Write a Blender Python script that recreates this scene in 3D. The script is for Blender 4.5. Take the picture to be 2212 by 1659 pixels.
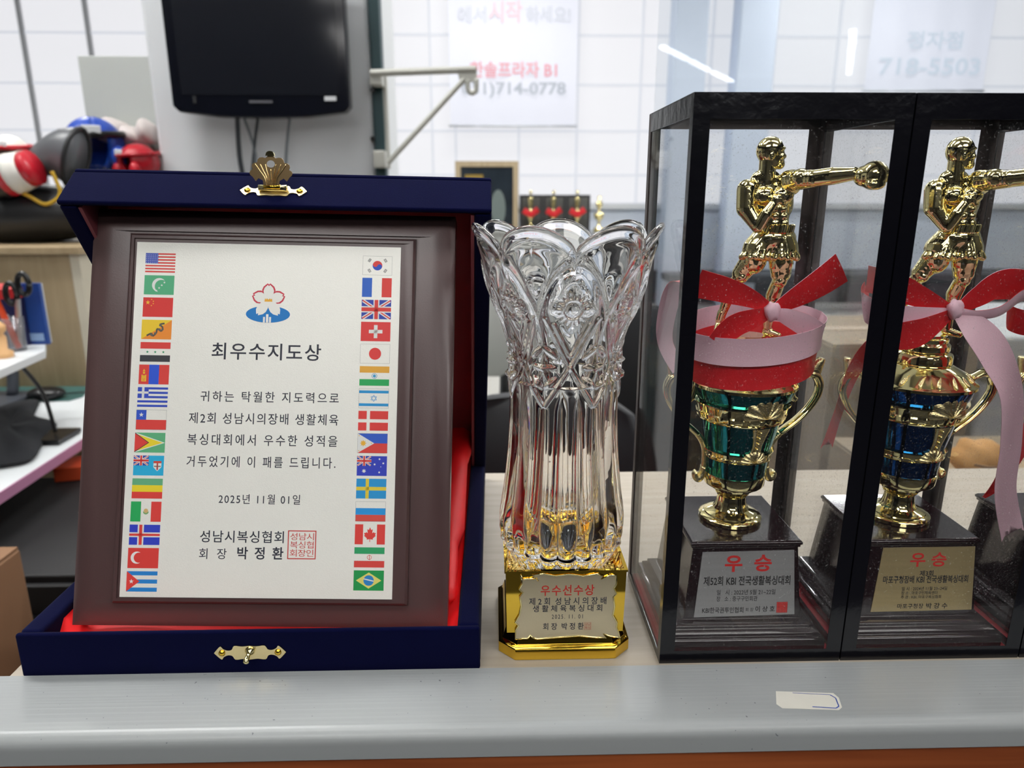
import bpy, bmesh, math, random
import numpy as np
from mathutils import Vector, Matrix
from mathutils.geometry import tessellate_polygon
random.seed(7)
PI = math.pi
R = math.radians
sc = bpy.context.scene
for o in list(bpy.data.objects):
    bpy.data.objects.remove(o)

# ---------------------------------------------------------------- camera
PX, PY, FPX = 2212, 1659, 1540.0
PITCH, YAW, CH = R(15), R(1.5), .309
cam = bpy.data.cameras.new('camera')
cam.sensor_width = 36
cam.lens = 36*FPX/PX
cam.clip_start = .01
cam.clip_end = 60
cam.dof.use_dof = True
cam.dof.focus_distance = .485
cam.dof.aperture_fstop = 8.5
camo = bpy.data.objects.new('camera', cam)
sc.collection.objects.link(camo)
camo.location = (0, 0, CH)
camo.rotation_euler = (PI/2-PITCH, 0, -YAW)
sc.camera = camo
FW = Vector((math.sin(YAW)*math.cos(PITCH), math.cos(YAW)*math.cos(PITCH), -math.sin(PITCH)))
RT = Vector((math.cos(YAW), -math.sin(YAW), 0))
UP = RT.cross(FW)
ORG = Vector((0, 0, CH))


def ray(x, y):
    return FW+RT*((x-PX/2)/FPX)-UP*((y-PY/2)/FPX)


def aty(x, y, Y):
    d = ray(x, y)
    return ORG+d*(Y/d.y)


def atz(x, y, Z):
    d = ray(x, y)
    return ORG+d*((Z-CH)/d.z)


# ---------------------------------------------------------------- world, view
w = bpy.data.worlds.new('world')
sc.world = w
w.use_nodes = True
w.node_tree.nodes['Background'].inputs[0].default_value = (.80, .86, 1, 1)
w.node_tree.nodes['Background'].inputs[1].default_value = .35
sc.view_settings.view_transform = 'Standard'
sc.view_settings.look = 'None'
sc.view_settings.gamma = 1
sc.view_settings.exposure = 0.0
sc.view_settings.use_curve_mapping = False
sc.cycles.max_bounces = 20
sc.cycles.transmission_bounces = 20
sc.cycles.glossy_bounces = 8
sc.cycles.diffuse_bounces = 4
sc.cycles.transparent_max_bounces = 40
sc.cycles.sample_clamp_indirect = 6
sc.cycles.caustics_reflective = False
REAR = 10.0      # emission of unseen lights added behind the photographer for frontal light
TUBE = 16.0      # emission of the ceiling tubes
PANEL = 6.8       # emission of the flat ceiling lights over the counter
WINDOW = .82     # daylight through the frosted panes


# ---------------------------------------------------------------- materials
def lin(c):
    c = c/255
    return c/12.92 if c <= .04045 else ((c+.055)/1.055)**2.4


def rgb(r, g, b):
    return (lin(r), lin(g), lin(b), 1)


MATS = {}


def mat(key, col, rough=.5, metal=0., var=0., vs=30., bump=0., bs=80., coat=0., sheen=0., emit=0., stretch=None, spec=None, trans=0., ior=None, alpha=1.):
    if key in MATS:
        return MATS[key]
    m = bpy.data.materials.new(key)
    m.use_nodes = True
    nt = m.node_tree
    b = nt.nodes['Principled BSDF']
    I = b.inputs
    I['Base Color'].default_value = col
    I['Roughness'].default_value = rough
    I['Metallic'].default_value = metal
    I['Coat Weight'].default_value = coat
    I['Coat Roughness'].default_value = .08
    I['Sheen Weight'].default_value = sheen
    I['Transmission Weight'].default_value = trans
    I['Alpha'].default_value = alpha
    if ior:
        I['IOR'].default_value = ior
    if spec is not None:
        I['Specular IOR Level'].default_value = spec
    if emit:
        I['Emission Color'].default_value = col
        I['Emission Strength'].default_value = emit
    if var or bump:
        tc = nt.nodes.new('ShaderNodeTexCoord')
        mp = nt.nodes.new('ShaderNodeMapping')
        nt.links.new(tc.outputs['Object'], mp.inputs[0])
        if stretch:
            mp.inputs['Scale'].default_value = stretch
        if var:
            n = nt.nodes.new('ShaderNodeTexNoise')
            n.inputs['Scale'].default_value = vs
            n.inputs['Detail'].default_value = 6
            nt.links.new(mp.outputs[0], n.inputs['Vector'])
            mx = nt.nodes.new('ShaderNodeMix')
            mx.data_type = 'RGBA'
            nt.links.new(n.outputs['Fac'], mx.inputs['Factor'])
            mx.inputs['A'].default_value = tuple(max(0, c*(1-var)) for c in col[:3])+(1,)
            mx.inputs['B'].default_value = tuple(min(1, c*(1+var)) for c in col[:3])+(1,)
            nt.links.new(mx.outputs['Result'], I['Base Color'])
        if bump:
            n = nt.nodes.new('ShaderNodeTexNoise')
            n.inputs['Scale'].default_value = bs
            n.inputs['Detail'].default_value = 3
            nt.links.new(mp.outputs[0], n.inputs['Vector'])
            bp = nt.nodes.new('ShaderNodeBump')
            bp.inputs['Strength'].default_value = bump
            bp.inputs['Distance'].default_value = .001
            nt.links.new(n.outputs['Fac'], bp.inputs['Height'])
            nt.links.new(bp.outputs[0], I['Normal'])
    MATS[key] = m
    return m


def ink(r, g, b):
    return mat('ink_%d_%d_%d' % (r, g, b), rgb(r, g, b), .55)


def clear_pane(key, tint, dust=0., refl=.035):
    """a thin clear sheet: fresnel reflection over straight transmission, with fine dust"""
    m = bpy.data.materials.new(key)
    m.use_nodes = True
    nt = m.node_tree
    nt.nodes.clear()
    out = nt.nodes.new('ShaderNodeOutputMaterial')
    tr = nt.nodes.new('ShaderNodeBsdfTransparent')
    tr.inputs[0].default_value = tint
    gl = nt.nodes.new('ShaderNodeBsdfGlossy')
    gl.inputs['Roughness'].default_value = .0
    # two-sided Schlick fresnel (the sheet does not bend rays)
    lw = nt.nodes.new('ShaderNodeLayerWeight')
    lw.inputs[0].default_value = .5
    pw = nt.nodes.new('ShaderNodeMath')
    pw.operation = 'POWER'
    nt.links.new(lw.outputs['Facing'], pw.inputs[0])
    pw.inputs[1].default_value = 5
    fr = nt.nodes.new('ShaderNodeMath')
    fr.operation = 'MULTIPLY_ADD'
    nt.links.new(pw.outputs[0], fr.inputs[0])
    fr.inputs[1].default_value = .6
    fr.inputs[2].default_value = refl
    mx = nt.nodes.new('ShaderNodeMixShader')
    nt.links.new(fr.outputs[0], mx.inputs[0])
    nt.links.new(tr.outputs[0], mx.inputs[1])
    nt.links.new(gl.outputs[0], mx.inputs[2])
    last = mx
    if dust:
        tc = nt.nodes.new('ShaderNodeTexCoord')
        n = nt.nodes.new('ShaderNodeTexNoise')
        n.inputs['Scale'].default_value = 900
        n.inputs['Detail'].default_value = 2
        nt.links.new(tc.outputs['Object'], n.inputs['Vector'])
        rp = nt.nodes.new('ShaderNodeMapRange')
        rp.inputs['From Min'].default_value = .66
        rp.inputs['From Max'].default_value = .74
        rp.inputs['To Min'].default_value = dust
        rp.inputs['To Max'].default_value = .30
        nt.links.new(n.outputs['Fac'], rp.inputs['Value'])
        df = nt.nodes.new('ShaderNodeBsdfDiffuse')
        df.inputs[0].default_value = (.7, .7, .7, 1)
        m2 = nt.nodes.new('ShaderNodeMixShader')
        nt.links.new(rp.outputs[0], m2.inputs[0])
        nt.links.new(mx.outputs[0], m2.inputs[1])
        nt.links.new(df.outputs[0], m2.inputs[2])
        last = m2
    nt.links.new(last.outputs[0], out.inputs[0])
    MATS[key] = m
    return m


def wood(key, c1, c2, axis='X', scale=6., rough=.4, coat=0.):
    m = bpy.data.materials.new(key)
    m.use_nodes = True
    nt = m.node_tree
    b = nt.nodes['Principled BSDF']
    b.inputs['Roughness'].default_value = rough
    b.inputs['Coat Weight'].default_value = coat
    tc = nt.nodes.new('ShaderNodeTexCoord')
    mp = nt.nodes.new('ShaderNodeMapping')
    s = {'X': (1, 14, 14), 'Y': (14, 1, 14), 'Z': (14, 14, 1)}[axis]
    mp.inputs['Scale'].default_value = s
    nt.links.new(tc.outputs['Object'], mp.inputs[0])
    n = nt.nodes.new('ShaderNodeTexNoise')
    n.inputs['Scale'].default_value = scale
    n.inputs['Detail'].default_value = 8
    n.inputs['Distortion'].default_value = .6
    nt.links.new(mp.outputs[0], n.inputs['Vector'])
    cr = nt.nodes.new('ShaderNodeValToRGB')
    cr.color_ramp.elements[0].position = .32
    cr.color_ramp.elements[0].color = c1
    cr.color_ramp.elements[1].position = .68
    cr.color_ramp.elements[1].color = c2
    nt.links.new(n.outputs['Fac'], cr.inputs[0])
    nt.links.new(cr.outputs[0], b.inputs['Base Color'])
    MATS[key] = m
    return m


GOLD = mat('pale_gold', (.92, .80, .40, 1), .08, 1)
BRASSM = mat('satin_brass', (.80, .66, .36, 1), .42, 1)
GOLDG = mat('grained_gold', (.90, .76, .40, 1), .25, 1, bump=.35, bs=1100)
RICHGOLD = mat('rich_gold', (.93, .60, .07, 1), .06, 1)
BRASS = mat('brass', (.88, .72, .38, 1), .18, 1, bump=.15, bs=300)
BRASSD = mat('dark_brass', (.72, .50, .26, 1), .22, 1)
TEAL = mat('teal_foil', (.018, .22, .25, 1), .06, 1)
BLUE = mat('blue_foil', (.006, .06, .24, 1), .06, 1)
PURPLE = mat('purple_foil', (.14, .05, .36, 1), .06, 1)
LACQ = mat('maroon_lacquer', rgb(30, 13, 18), .10, 0, var=.2, vs=20, coat=.6)
LACQM = mat('matt_maroon', rgb(82, 62, 62), .30, 0, var=.05, vs=60, bump=.05, bs=900)
NAVY = mat('navy_velvet', rgb(6, 9, 46), .95, 0, var=.12, vs=40, bump=.3, bs=1800, sheen=.03, spec=.05)
REDSATIN = mat('red_lining', rgb(238, 8, 16), .6, 0, var=.12, vs=25)
REDRIB = mat('red_ribbon', rgb(222, 36, 44), .45, 0, var=.08, vs=60, bump=.1, bs=1500)
WHTRIB = mat('pinkish_white_ribbon', rgb(238, 196, 210), .45, 0, var=.03, vs=60, bump=.1, bs=1500)
TAPE = mat('black_tape', rgb(14, 14, 20), .16, 0, bump=.2, bs=120)
TAPEB = mat('hazed_back_tape', rgb(62, 54, 52), .4)  # the black tape again, paled to imitate haze of the acrylic in front
ACRYL = clear_pane('acrylic', (.985, .985, .985, 1), .0025, .025)
PANE = clear_pane('window_glass', (.95, .965, .975, 1))
RUBBER = mat('black_plastic', rgb(14, 15, 18), .3)
WHITEP = mat('white_paint', rgb(205, 208, 210), .6, var=.03, vs=4)

COL = sc.collection


# ---------------------------------------------------------------- helpers
def empty(name, loc, label, cat, group=None, rot=None):
    o = bpy.data.objects.new(name, None)
    o.empty_display_size = .05
    COL.objects.link(o)
    o.location = loc
    if rot is not None:
        o.rotation_euler = rot
    tag(o, label, cat, group)
    return o


def tag(o, label, cat=None, group=None):
    if label:
        o['label'] = label
    if cat:
        o['category'] = cat
    if group:
        o['group'] = group
    return o


def struct(o):
    o['kind'] = 'structure'
    return o


class MB:
    """collects geometry (world or local coordinates) and builds ONE mesh object"""

    def __init__(s):
        s.v, s.f, s.m, s.mats = [], [], [], []

    def mi(s, m):
        if m not in s.mats:
            s.mats.append(m)
        return s.mats.index(m)

    def add(s, v, f, m):
        b = len(s.v)
        s.v += [tuple(p) for p in v]
        k = s.mi(m)
        for q in f:
            s.f.append(tuple(i+b for i in q))
            s.m.append(k)
        return s

    def box(s, x0, x1, y0, y1, z0, z1, m):
        v = [(x, y, z) for x in (x0, x1) for y in (y0, y1) for z in (z0, z1)]
        f = [(0, 1, 3, 2), (4, 6, 7, 5), (0, 4, 5, 1), (2, 3, 7, 6), (0, 2, 6, 4), (1, 5, 7, 3)]
        return s.add(v, f, m)

    def hexa(s, bot, top, m):
        """4 bottom points, 4 top points, both counter-clockwise from above"""
        return s.add(list(bot)+list(top), [(3, 2, 1, 0), (4, 5, 6, 7)]+[(i, (i+1) % 4, 4+(i+1) % 4, 4+i) for i in range(4)], m)

    def rings(s, rings, m, cap0=True, cap1=True, closed=True):
        n = len(rings[0])
        v = [p for r in rings for p in r]
        f = []
        for i in range(len(rings)-1):
            for j in range(n if closed else n-1):
                a, b = i*n+j, i*n+(j+1) % n
                f.append((a, b, b+n, a+n))
        if cap0:
            f.append(tuple(range(n-1, -1, -1)))
        if cap1:
            f.append(tuple((len(rings)-1)*n+j for j in range(n)))
        return s.add(v, f, m)

    def lathe(s, prof, m, c=(0, 0), n=64, fn=None, cap0=True, cap1=True):
        rg = []
        for r, z in prof:
            rr = []
            for j in range(n):
                a = 2*PI*j/n
                q = fn(a, r, z) if fn else r
                rr.append((c[0]+q*math.cos(a), c[1]+q*math.sin(a), z))
            rg.append(rr)
        return s.rings(rg, m, cap0, cap1)

    def sweep(s, pts, ra, m, rb=None, n=10, side=(0, 1, 0), p=1.):
        """tube along pts; ra half-size across, rb half-size along 'side'"""
        pts = [Vector(q) for q in pts]
        rb = rb or ra
        rg = []
        sd = Vector(side)
        for i, q in enumerate(pts):
            t = (pts[min(i+1, len(pts)-1)]-pts[max(i-1, 0)]).normalized()
            b = (sd-t*sd.dot(t))
            b = b.normalized() if b.length > 1e-6 else Vector((1, 0, 0))
            nn = b.cross(t).normalized()
            A = ra[i] if isinstance(ra, (list, tuple)) else ra
            B = rb[i] if isinstance(rb, (list, tuple)) else rb
            rr = []
            for j in range(n):
                a = 2*PI*j/n
                ca, sa = math.cos(a), math.sin(a)
                ca = math.copysign(abs(ca)**p, ca)
                sa = math.copysign(abs(sa)**p, sa)
                rr.append(q+nn*(A*ca)+b*(B*sa))
            rg.append(rr)
        return s.rings(rg, m)

    def ball(s, c, r, m, n=16, k=10, fn=None):
        rx, ry, rz = (r, r, r) if not isinstance(r, (tuple, list)) else r
        rg = []
        for i in range(k+1):
            t = -PI/2+PI*i/k
            t = max(min(t, PI/2-.02), -PI/2+.02)
            rr = []
            for j in range(n):
                a = 2*PI*j/n
                d = Vector((math.cos(t)*math.cos(a), math.cos(t)*math.sin(a), math.sin(t)))
                q = fn(d) if fn else 1
                rr.append((c[0]+rx*d.x*q, c[1]+ry*d.y*q, c[2]+rz*d.z*q))
            rg.append(rr)
        return s.rings(rg, m)

    def extrude(s, pts, origin, u, v, d, m):
        """closed 2D outline (list of (a,b)) in plane origin+u*a+v*b, given thickness vector d"""
        o, u, v, d = Vector(origin), Vector(u), Vector(v), Vector(d)
        n = len(pts)
        lo = [o+u*a+v*b for a, b in pts]
        hi = [q+d for q in lo]
        f = [tuple(range(n-1, -1, -1)), tuple(range(n, 2*n))]+[(i, (i+1) % n, n+(i+1) % n, n+i) for i in range(n)]
        return s.add(lo+hi, f, m)

    def build(s, name, parent=None, smooth=False, bevel=0, seg=2, autos=False, sub=0):
        me = bpy.data.meshes.new(name)
        off = Vector((0, 0, 0))
        if parent is not None and getattr(s, 'world', False):
            off = parent.matrix_basis.translation
        me.from_pydata([tuple(Vector(p)-off) for p in s.v], [], s.f)
        for m in s.mats:
            me.materials.append(m)
        for pl, k in zip(me.polygons, s.m):
            pl.material_index = k
            pl.use_smooth = smooth
        bm = bmesh.new()
        bm.from_mesh(me)
        if s.__dict__.get('fix', True):
            bmesh.ops.recalc_face_normals(bm, faces=bm.faces)
        if autos:
            for e in bm.edges:
                if len(e.link_faces) == 2 and e.calc_face_angle(0) > R(32):
                    e.smooth = False
        bm.to_mesh(me)
        bm.free()
        o = bpy.data.objects.new(name, me)
        COL.objects.link(o)
        o.parent = parent
        if bevel:
            b = o.modifiers.new('bevel', 'BEVEL')
            b.width = bevel
            b.segments = seg
            b.limit_method = 'ANGLE'
            for pl in me.polygons:
                pl.use_smooth = True
            o.modifiers.new('wn', 'WEIGHTED_NORMAL')
        if sub:
            b = o.modifiers.new('sub', 'SUBSURF')
            b.levels = b.render_levels = sub
        return o


def W():
    b = MB()
    b.world = True
    return b


def smooth_path(pts, n=6, closed=False):
    """Catmull-Rom through the points"""
    P = [Vector(p) for p in pts]
    out = []
    k = len(P)
    for i in range(k if closed else k-1):
        p0 = P[(i-1) % k] if closed or i > 0 else P[0]
        p1, p2 = P[i], P[(i+1) % k]
        p3 = P[(i+2) % k] if closed or i+2 < k else P[-1]
        for j in range(n):
            t = j/n
            out.append(.5*((2*p1)+(p2-p0)*t+(2*p0-5*p1+4*p2-p3)*t*t+(3*p1-p0-3*p2+p3)*t**3))
    if not closed:
        out.append(P[-1])
    return out


def copy_tree(o, parent=None):
    c = o.copy()
    COL.objects.link(c)
    c.parent = parent
    for ch in o.children:
        copy_tree(ch, c)
    return c


# ---------------------------------------------------------------- flat print
TXT = {}


def text_geo(s, off=0., space=1.):
    k = (s, off, space)
    if k in TXT:
        return TXT[k]
    c = bpy.data.curves.new('lettering', 'FONT')
    c.body = s
    c.offset = off
    c.space_character = space
    c.resolution_u = 3
    o = bpy.data.objects.new('lettering', c)
    COL.objects.link(o)
    bpy.context.view_layer.update()
    dg = bpy.context.evaluated_depsgraph_get()
    me = bpy.data.meshes.new_from_object(o.evaluated_get(dg))
    v = np.array([tuple(p.co[:2]) for p in me.vertices])
    f = [tuple(p.vertices) for p in me.polygons]
    bpy.data.objects.remove(o)
    bpy.data.curves.remove(c)
    bpy.data.meshes.remove(me)
    lo, hi = v.min(0), v.max(0)
    v = (v-lo)/(hi-lo)
    TXT[k] = (v, f)
    return TXT[k]


class Print:
    def __init__(s):
        s.b = MB()
        s.b.fix = False

    def poly(s, pts, col, L=0):
        m = ink(*col) if isinstance(col, tuple) else col
        a = sum(p[0]*q[1]-q[0]*p[1] for p, q in zip(pts, list(pts[1:])+[pts[0]]))
        if a < 0:
            pts = list(pts)[::-1]
        s.b.add([(p[0], p[1], L*3e-5) for p in pts], [tuple(range(len(pts)))], m)

    def rect(s, x0, y0, x1, y1, col, L=0):
        s.poly([(x0, y0), (x1, y0), (x1, y1), (x0, y1)], col, L)

    def line(s, p, q, wd, col, L=0):
        p, q = Vector(p), Vector(q)
        n = (q-p).normalized()
        n = Vector((-n.y, n.x))*wd/2
        s.poly([tuple(p+n), tuple(p-n), tuple(q-n), tuple(q+n)], col, L)

    def circle(s, x, y, r, col, L=0, ry=None, n=28, a0=0, a1=2*PI):
        ry = ry or r
        full = abs(a1-a0-2*PI) < 1e-6
        s.poly([(x+r*math.cos(a0+(a1-a0)*i/n), y+ry*math.sin(a0+(a1-a0)*i/n)) for i in range(n if full else n+1)], col, L)

    def ring(s, x, y, r, wd, col, L=0, n=32):
        m = ink(*col) if isinstance(col, tuple) else col
        v = []
        for i in range(n):
            a = 2*PI*i/n
            v += [(x+r*math.cos(a), y+r*math.sin(a), L*3e-5), (x+(r-wd)*math.cos(a), y+(r-wd)*math.sin(a), L*3e-5)]
        s.b.add(v, [(2*i, (2*i+2) % (2*n), (2*i+3) % (2*n), 2*i+1) for i in range(n)], m)

    def star(s, x, y, r, col, L=0, n=5, rot=PI/2, k=.4):
        s.poly([(x+(r if i % 2 == 0 else r*k)*math.cos(rot+PI*i/n), y+(r if i % 2 == 0 else r*k)*math.sin(rot+PI*i/n)) for i in range(2*n)], col, L)

    def text(s, t, x0, y0, x1, y1, col, L=1, off=.0, space=1.1, q=None):
        v, f = text_geo(t, off, space)
        if q is None:
            P = [(x0+(x1-x0)*a, y0+(y1-y0)*b, L*3e-5) for a, b in v]
        s.b.add(P, f, ink(*col))

    def frame(s, x0, y0, x1, y1, wd, col, L=1):
        s.rect(x0, y0, x1, y0+wd, col, L)
        s.rect(x0, y1-wd, x1, y1, col, L)
        s.rect(x0, y0, x0+wd, y1, col, L)
        s.rect(x1-wd, y0, x1, y1, col, L)

    def seal(s, x0, y0, x1, y1, rows, col, L=1, solid=None):
        wd = (x1-x0)*.035
        if solid:
            s.rect(x0, y0, x1, y1, solid, L)
            L += 1
        s.frame(x0, y0, x1, y1, wd, col, L)
        n = len(rows)
        h = (y1-y0-4*wd)/n
        for i, t in enumerate(rows):
            yy = y1-2*wd-h*(i+1)
            s.text(t, x0+2.4*wd, yy+h*.06, x1-2.4*wd, yy+h*.94, col, L, space=.92)

    def build(s, name, parent, loc=(0, 0, 0), mtx=None):
        o = s.b.build(name, parent)
        if mtx is not None:
            o.matrix_local = mtx
        else:
            o.location = loc
        return o


# ================================================================ SETTING
# room shell; the floor lies 1.05 m under the counter top
FL = -1.05


def sbox(name, x0, x1, y0, y1, z0, z1, m, bevel=0):
    b = MB()
    b.box(x0, x1, y0, y1, z0, z1, m)
    return struct(b.build(name, None, bevel=bevel))


sbox('floor', -8, 12, -7, 9.4, FL-.05, FL, mat('gym_floor', rgb(186, 184, 178), .5, var=.06, vs=2))
sbox('added_dark_floor', -8, 12, -6.99, .35, FL, FL+.02, mat('dark_for_floor_reflection', rgb(34, 34, 38), .7))  # unseen dark sheet added so gold and cups reflect something dark
sbox('added_dark_baseboard', -8, 12, -6.99, -6.9, FL+.02, .25, mat('dark_for_wall_reflection', rgb(36, 30, 30), .6))  # unseen dark band added low on the wall for darker reflections
sbox('ceiling', -8, 12, .7, 9.4, 3.2, 3.3, WHITEP)
sbox('wall_left', -8.1, -8, -7, 9.4, FL, 3.2, WHITEP)
sbox('wall_right', 12, 12.1, -7, 9.4, FL, 3.2, WHITEP)
sbox('wall_front', -8, 12, -7.1, -7, FL, 3.2, mat('rear_wall_paint', rgb(64, 65, 67), .7))
sbox('ceiling_2', -8, 12, -7, .7, 1.62, 1.68, mat('soffit_paint', rgb(196, 196, 194), .8))
sbox('trim_2', -8, 12, .66, .72, 1.62, 3.2, WHITEP)
# far wall under and over the windows
sbox('wall_back', -8, 12, 9.05, 9.2, FL, .18, mat('pale_blue_wall', rgb(206, 214, 226), .6, var=.04, vs=1))
sbox('baseboard_back', -8, 12, 8.98, 9.05, FL, FL+.42, mat('dark_baseboard', rgb(52, 56, 62), .5))
sbox('wall_back_upper', -8, 12, 9.05, 9.2, 2.95, 3.2, WHITEP)

sbox('wall_back_right', 7.7, 12, 9.05, 9.2, .18, 2.95, WHITEP)
sbox('wall_back_left', -8, -7.3, 9.05, 9.2, .18, 2.95, WHITEP)

# window wall: frosted panes in a thin grid
win = empty('window_1', (0, 9.1, .18), None, None)
struct(win)
del_keys = [k for k in ('label', 'category') if k in win.keys()]
FROST = mat('frosted_pane', (.93, .93, .97, 1), .6, emit=WINDOW)
FROST.node_tree.nodes['Principled BSDF'].inputs['Base Color'].default_value = (.12, .12, .12, 1)
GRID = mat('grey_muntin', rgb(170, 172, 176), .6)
GRIDL = mat('glowing_muntin', rgb(214, 218, 228), .6, emit=.8)  # emission stands in for daylight coming through the bars
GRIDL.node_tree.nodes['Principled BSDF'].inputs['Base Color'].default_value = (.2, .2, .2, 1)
xs = [-7.3, -6.35, -5.38, -4.63, -3.72, -2.7, -1.7, -.72, -.44, .32, 1.02, 1.77, 2.6, 3.35, 4.1, 5.0, 5.9, 6.8, 7.7]
zs = [.18, .52, 1.03, 1.55, 2.09, 2.52, 2.95]
pm = None
for i in range(len(xs)-1):
    for j in range(len(zs)-1):
        b = MB()
        b.box(xs[i]+.012, xs[i+1]-.012, .0, .02, zs[j]-.18+.012, zs[j+1]-.18-.012, FROST)
        b.build('window_pane', win)
for i, x in enumerate(xs):
    b = MB()
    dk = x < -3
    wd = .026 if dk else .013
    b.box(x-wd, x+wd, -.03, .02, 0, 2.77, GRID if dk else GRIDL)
    b.build('mullion', win)
for z in zs:
    b = MB()
    b.box(-7.3, 7.7, -.02, .02, z-.18-.012, z-.18+.012, GRIDL)
    b.build('window_bar', win)
b = MB()
b.box(-7.3, 7.7, -.12, .0, -.06, .0, WHITEP)
b.build('window_sill', win)

# two pale blue columns in front of the windows, right
PB = mat('pale_blue_paint', rgb(206, 216, 232), .6, var=.05, vs=2)
for n, (xa, xb) in enumerate(((1452, 1522), (1588, 1668))):
    a, c = aty(xa, 200, 8.6).x, aty(xb, 200, 8.6).x
    sbox('column_%d' % (n+1), a, c, 8.6, 8.9, FL, 3.2, PB, bevel=.02)

# grey pillar that carries the television
PX0, PX1 = -1.237, -.437
sbox('pillar', PX0, PX1, 2.8, 3.5, FL, 3.2, mat('pillar_paint', rgb(210, 213, 216), .7, var=.04, vs=2), bevel=.02)
gt = MB()
gt.box(-.4365, -.398, 2.79, 2.86, FL, 3.2, mat('dark_green_strip', rgb(30, 58, 62), .5))
struct(gt.build('trim_1', None, bevel=.004))

# clear glass partition behind the counter, right half
gp = MB()
gp.box(.215, 3.2, 1.0, 1.004, -.2, 1.62, PANE)
struct(gp.build('window_2', None))

# ---------------------------------------------------------------- lamps (fixtures on the ceilings, rear and hall ones added for their light)
DIFF = mat('lamp_diffuser', (1, .985, .96, 1), .5, emit=PANEL)
DIFFR = mat('rear_fill_diffuser', (1, .985, .96, 1), .5, emit=REAR)  # for the unseen fill lights added at the rear
TUBEM = mat('led_tube', (1, 1, 1, 1), .5, emit=TUBE)
lampn = 0


def ceiling_panel(x, y, lx, ly, label, dm=None):
    t = empty('ceiling_light', (x, y, 1.62), label, 'ceiling light', 'flat ceiling lights')
    b = MB()
    b.box(-lx/2-.02, lx/2+.02, -ly/2-.02, ly/2+.02, -.03, 0, WHITEP)
    b.build('frame', t)
    b = MB()
    b.box(-lx/2, lx/2, -ly/2, ly/2, -.036, -.0305, dm or DIFF)
    b.build('diffuser', t)
    return t


ceiling_panel(-.55, .15, 1.2, .3, 'flat white ceiling light above the left end of the counter')
ceiling_panel(.95, .05, 1.2, .3, 'flat white ceiling light above the right end of the counter')
ceiling_panel(-.7, -1.3, 1.2, .6, 'unseen fill light added behind the photographer on the left', DIFFR)
ceiling_panel(1.1, -1.3, 1.2, .6, 'unseen fill light added behind the photographer on the right', DIFFR)
ceiling_panel(.2, -3.0, 1.2, .6, 'unseen fill light added farthest behind the photographer', DIFFR)
HALL = mat('hall_fill_diffuser', (1, .99, .97, 1), .5, emit=55)  # unseen lights added to brighten the pillar, far wall and floor
for k, (x, y) in enumerate(((-3.2, 2.0), (-3.2, 5.5), (1.2, 5.0), (4.5, 5.0), (1.2, 2.4), (4.2, 2.4), (-1.4, 1.5), (0, 7.6), (4.2, 7.6))):
    t = empty('hall_fill_light', (x, y, 3.2), 'long unseen ceiling light added to brighten the gym hall', 'ceiling light', 'added hall lights')
    t['label'] = 'long white unseen ceiling light added to brighten the gym hall'
    b = MB()
    b.box(-.62, .62, -.17, .17, -.05, 0, WHITEP)
    b.build('frame', t)
    b = MB()
    b.box(-.6, .6, -.15, .15, -.056, -.0505, HALL)
    b.build('diffuser', t)


def tube_light(p, q):
    """a ceiling tube whose mirror image in the glass partition (plane y=1) lies at p..q"""
    p, q = Vector(p), Vector(q)
    p.y, q.y = 2-p.y, 2-q.y
    c = (p+q)/2
    t = empty('tube_light', (c.x, c.y, 1.62), 'slim ceiling tube reflected in the glass partition', 'ceiling light', 'slim ceiling tubes')
    d = (q-p).normalized()
    L = (q-p).length/2
    n = Vector((-d.y, d.x, 0))*.03
    for nm, z0, z1, m, k in (('frame', -.02, 0, WHITEP, 1.3), ('tube', -.045, -.0205, TUBEM, .8)):
        b = MB()
        nn = n*k
        pts = [-d*L-nn, d*L-nn, d*L+nn, -d*L+nn]
        b.hexa([(a.x, a.y, z0) for a in pts], [(a.x, a.y, z1) for a in pts], m)
        b.build(nm, t, bevel=.003)


for (a, c) in (((1430, 100), (1484, 127)), ((1492, 131), (1530, 151)), ((1539, 155), (1588, 178)),
               ((1843, 65), (1841, 101)), ((1839, 106), (1837, 134)), ((1836, 138), (1834, 158))):
    tube_light(atz(a[0], a[1], 1.59), atz(c[0], c[1], 1.59))

# ================================================================ COUNTER
ctop = wood('pale_oak_laminate', rgb(164, 152, 134), rgb(178, 168, 152), 'X', 7, .42)
b = MB()
b.box(-.323, 1.9, .4107, .762, -.03, 0, ctop)
counter = b.build('countertop', None, bevel=.002)
tag(counter, 'pale oak laminate countertop carrying the plaque box, vase and cases', 'countertop')
# ledge profile (y,z), rounded nose
prof = [(.4105, -.028), (.4105, .0030), (.37, .003)]
for k in range(9):
    a = PI/2*k/8
    prof.append((.3610-.0085*math.sin(a), -.0055+.0085*math.cos(a)))
prof += [(.3520, -.0145), (.3535, -.0162), (.3575, -.0165), (.3575, -.012), (.40, -.012), (.40, -.028)]


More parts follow.
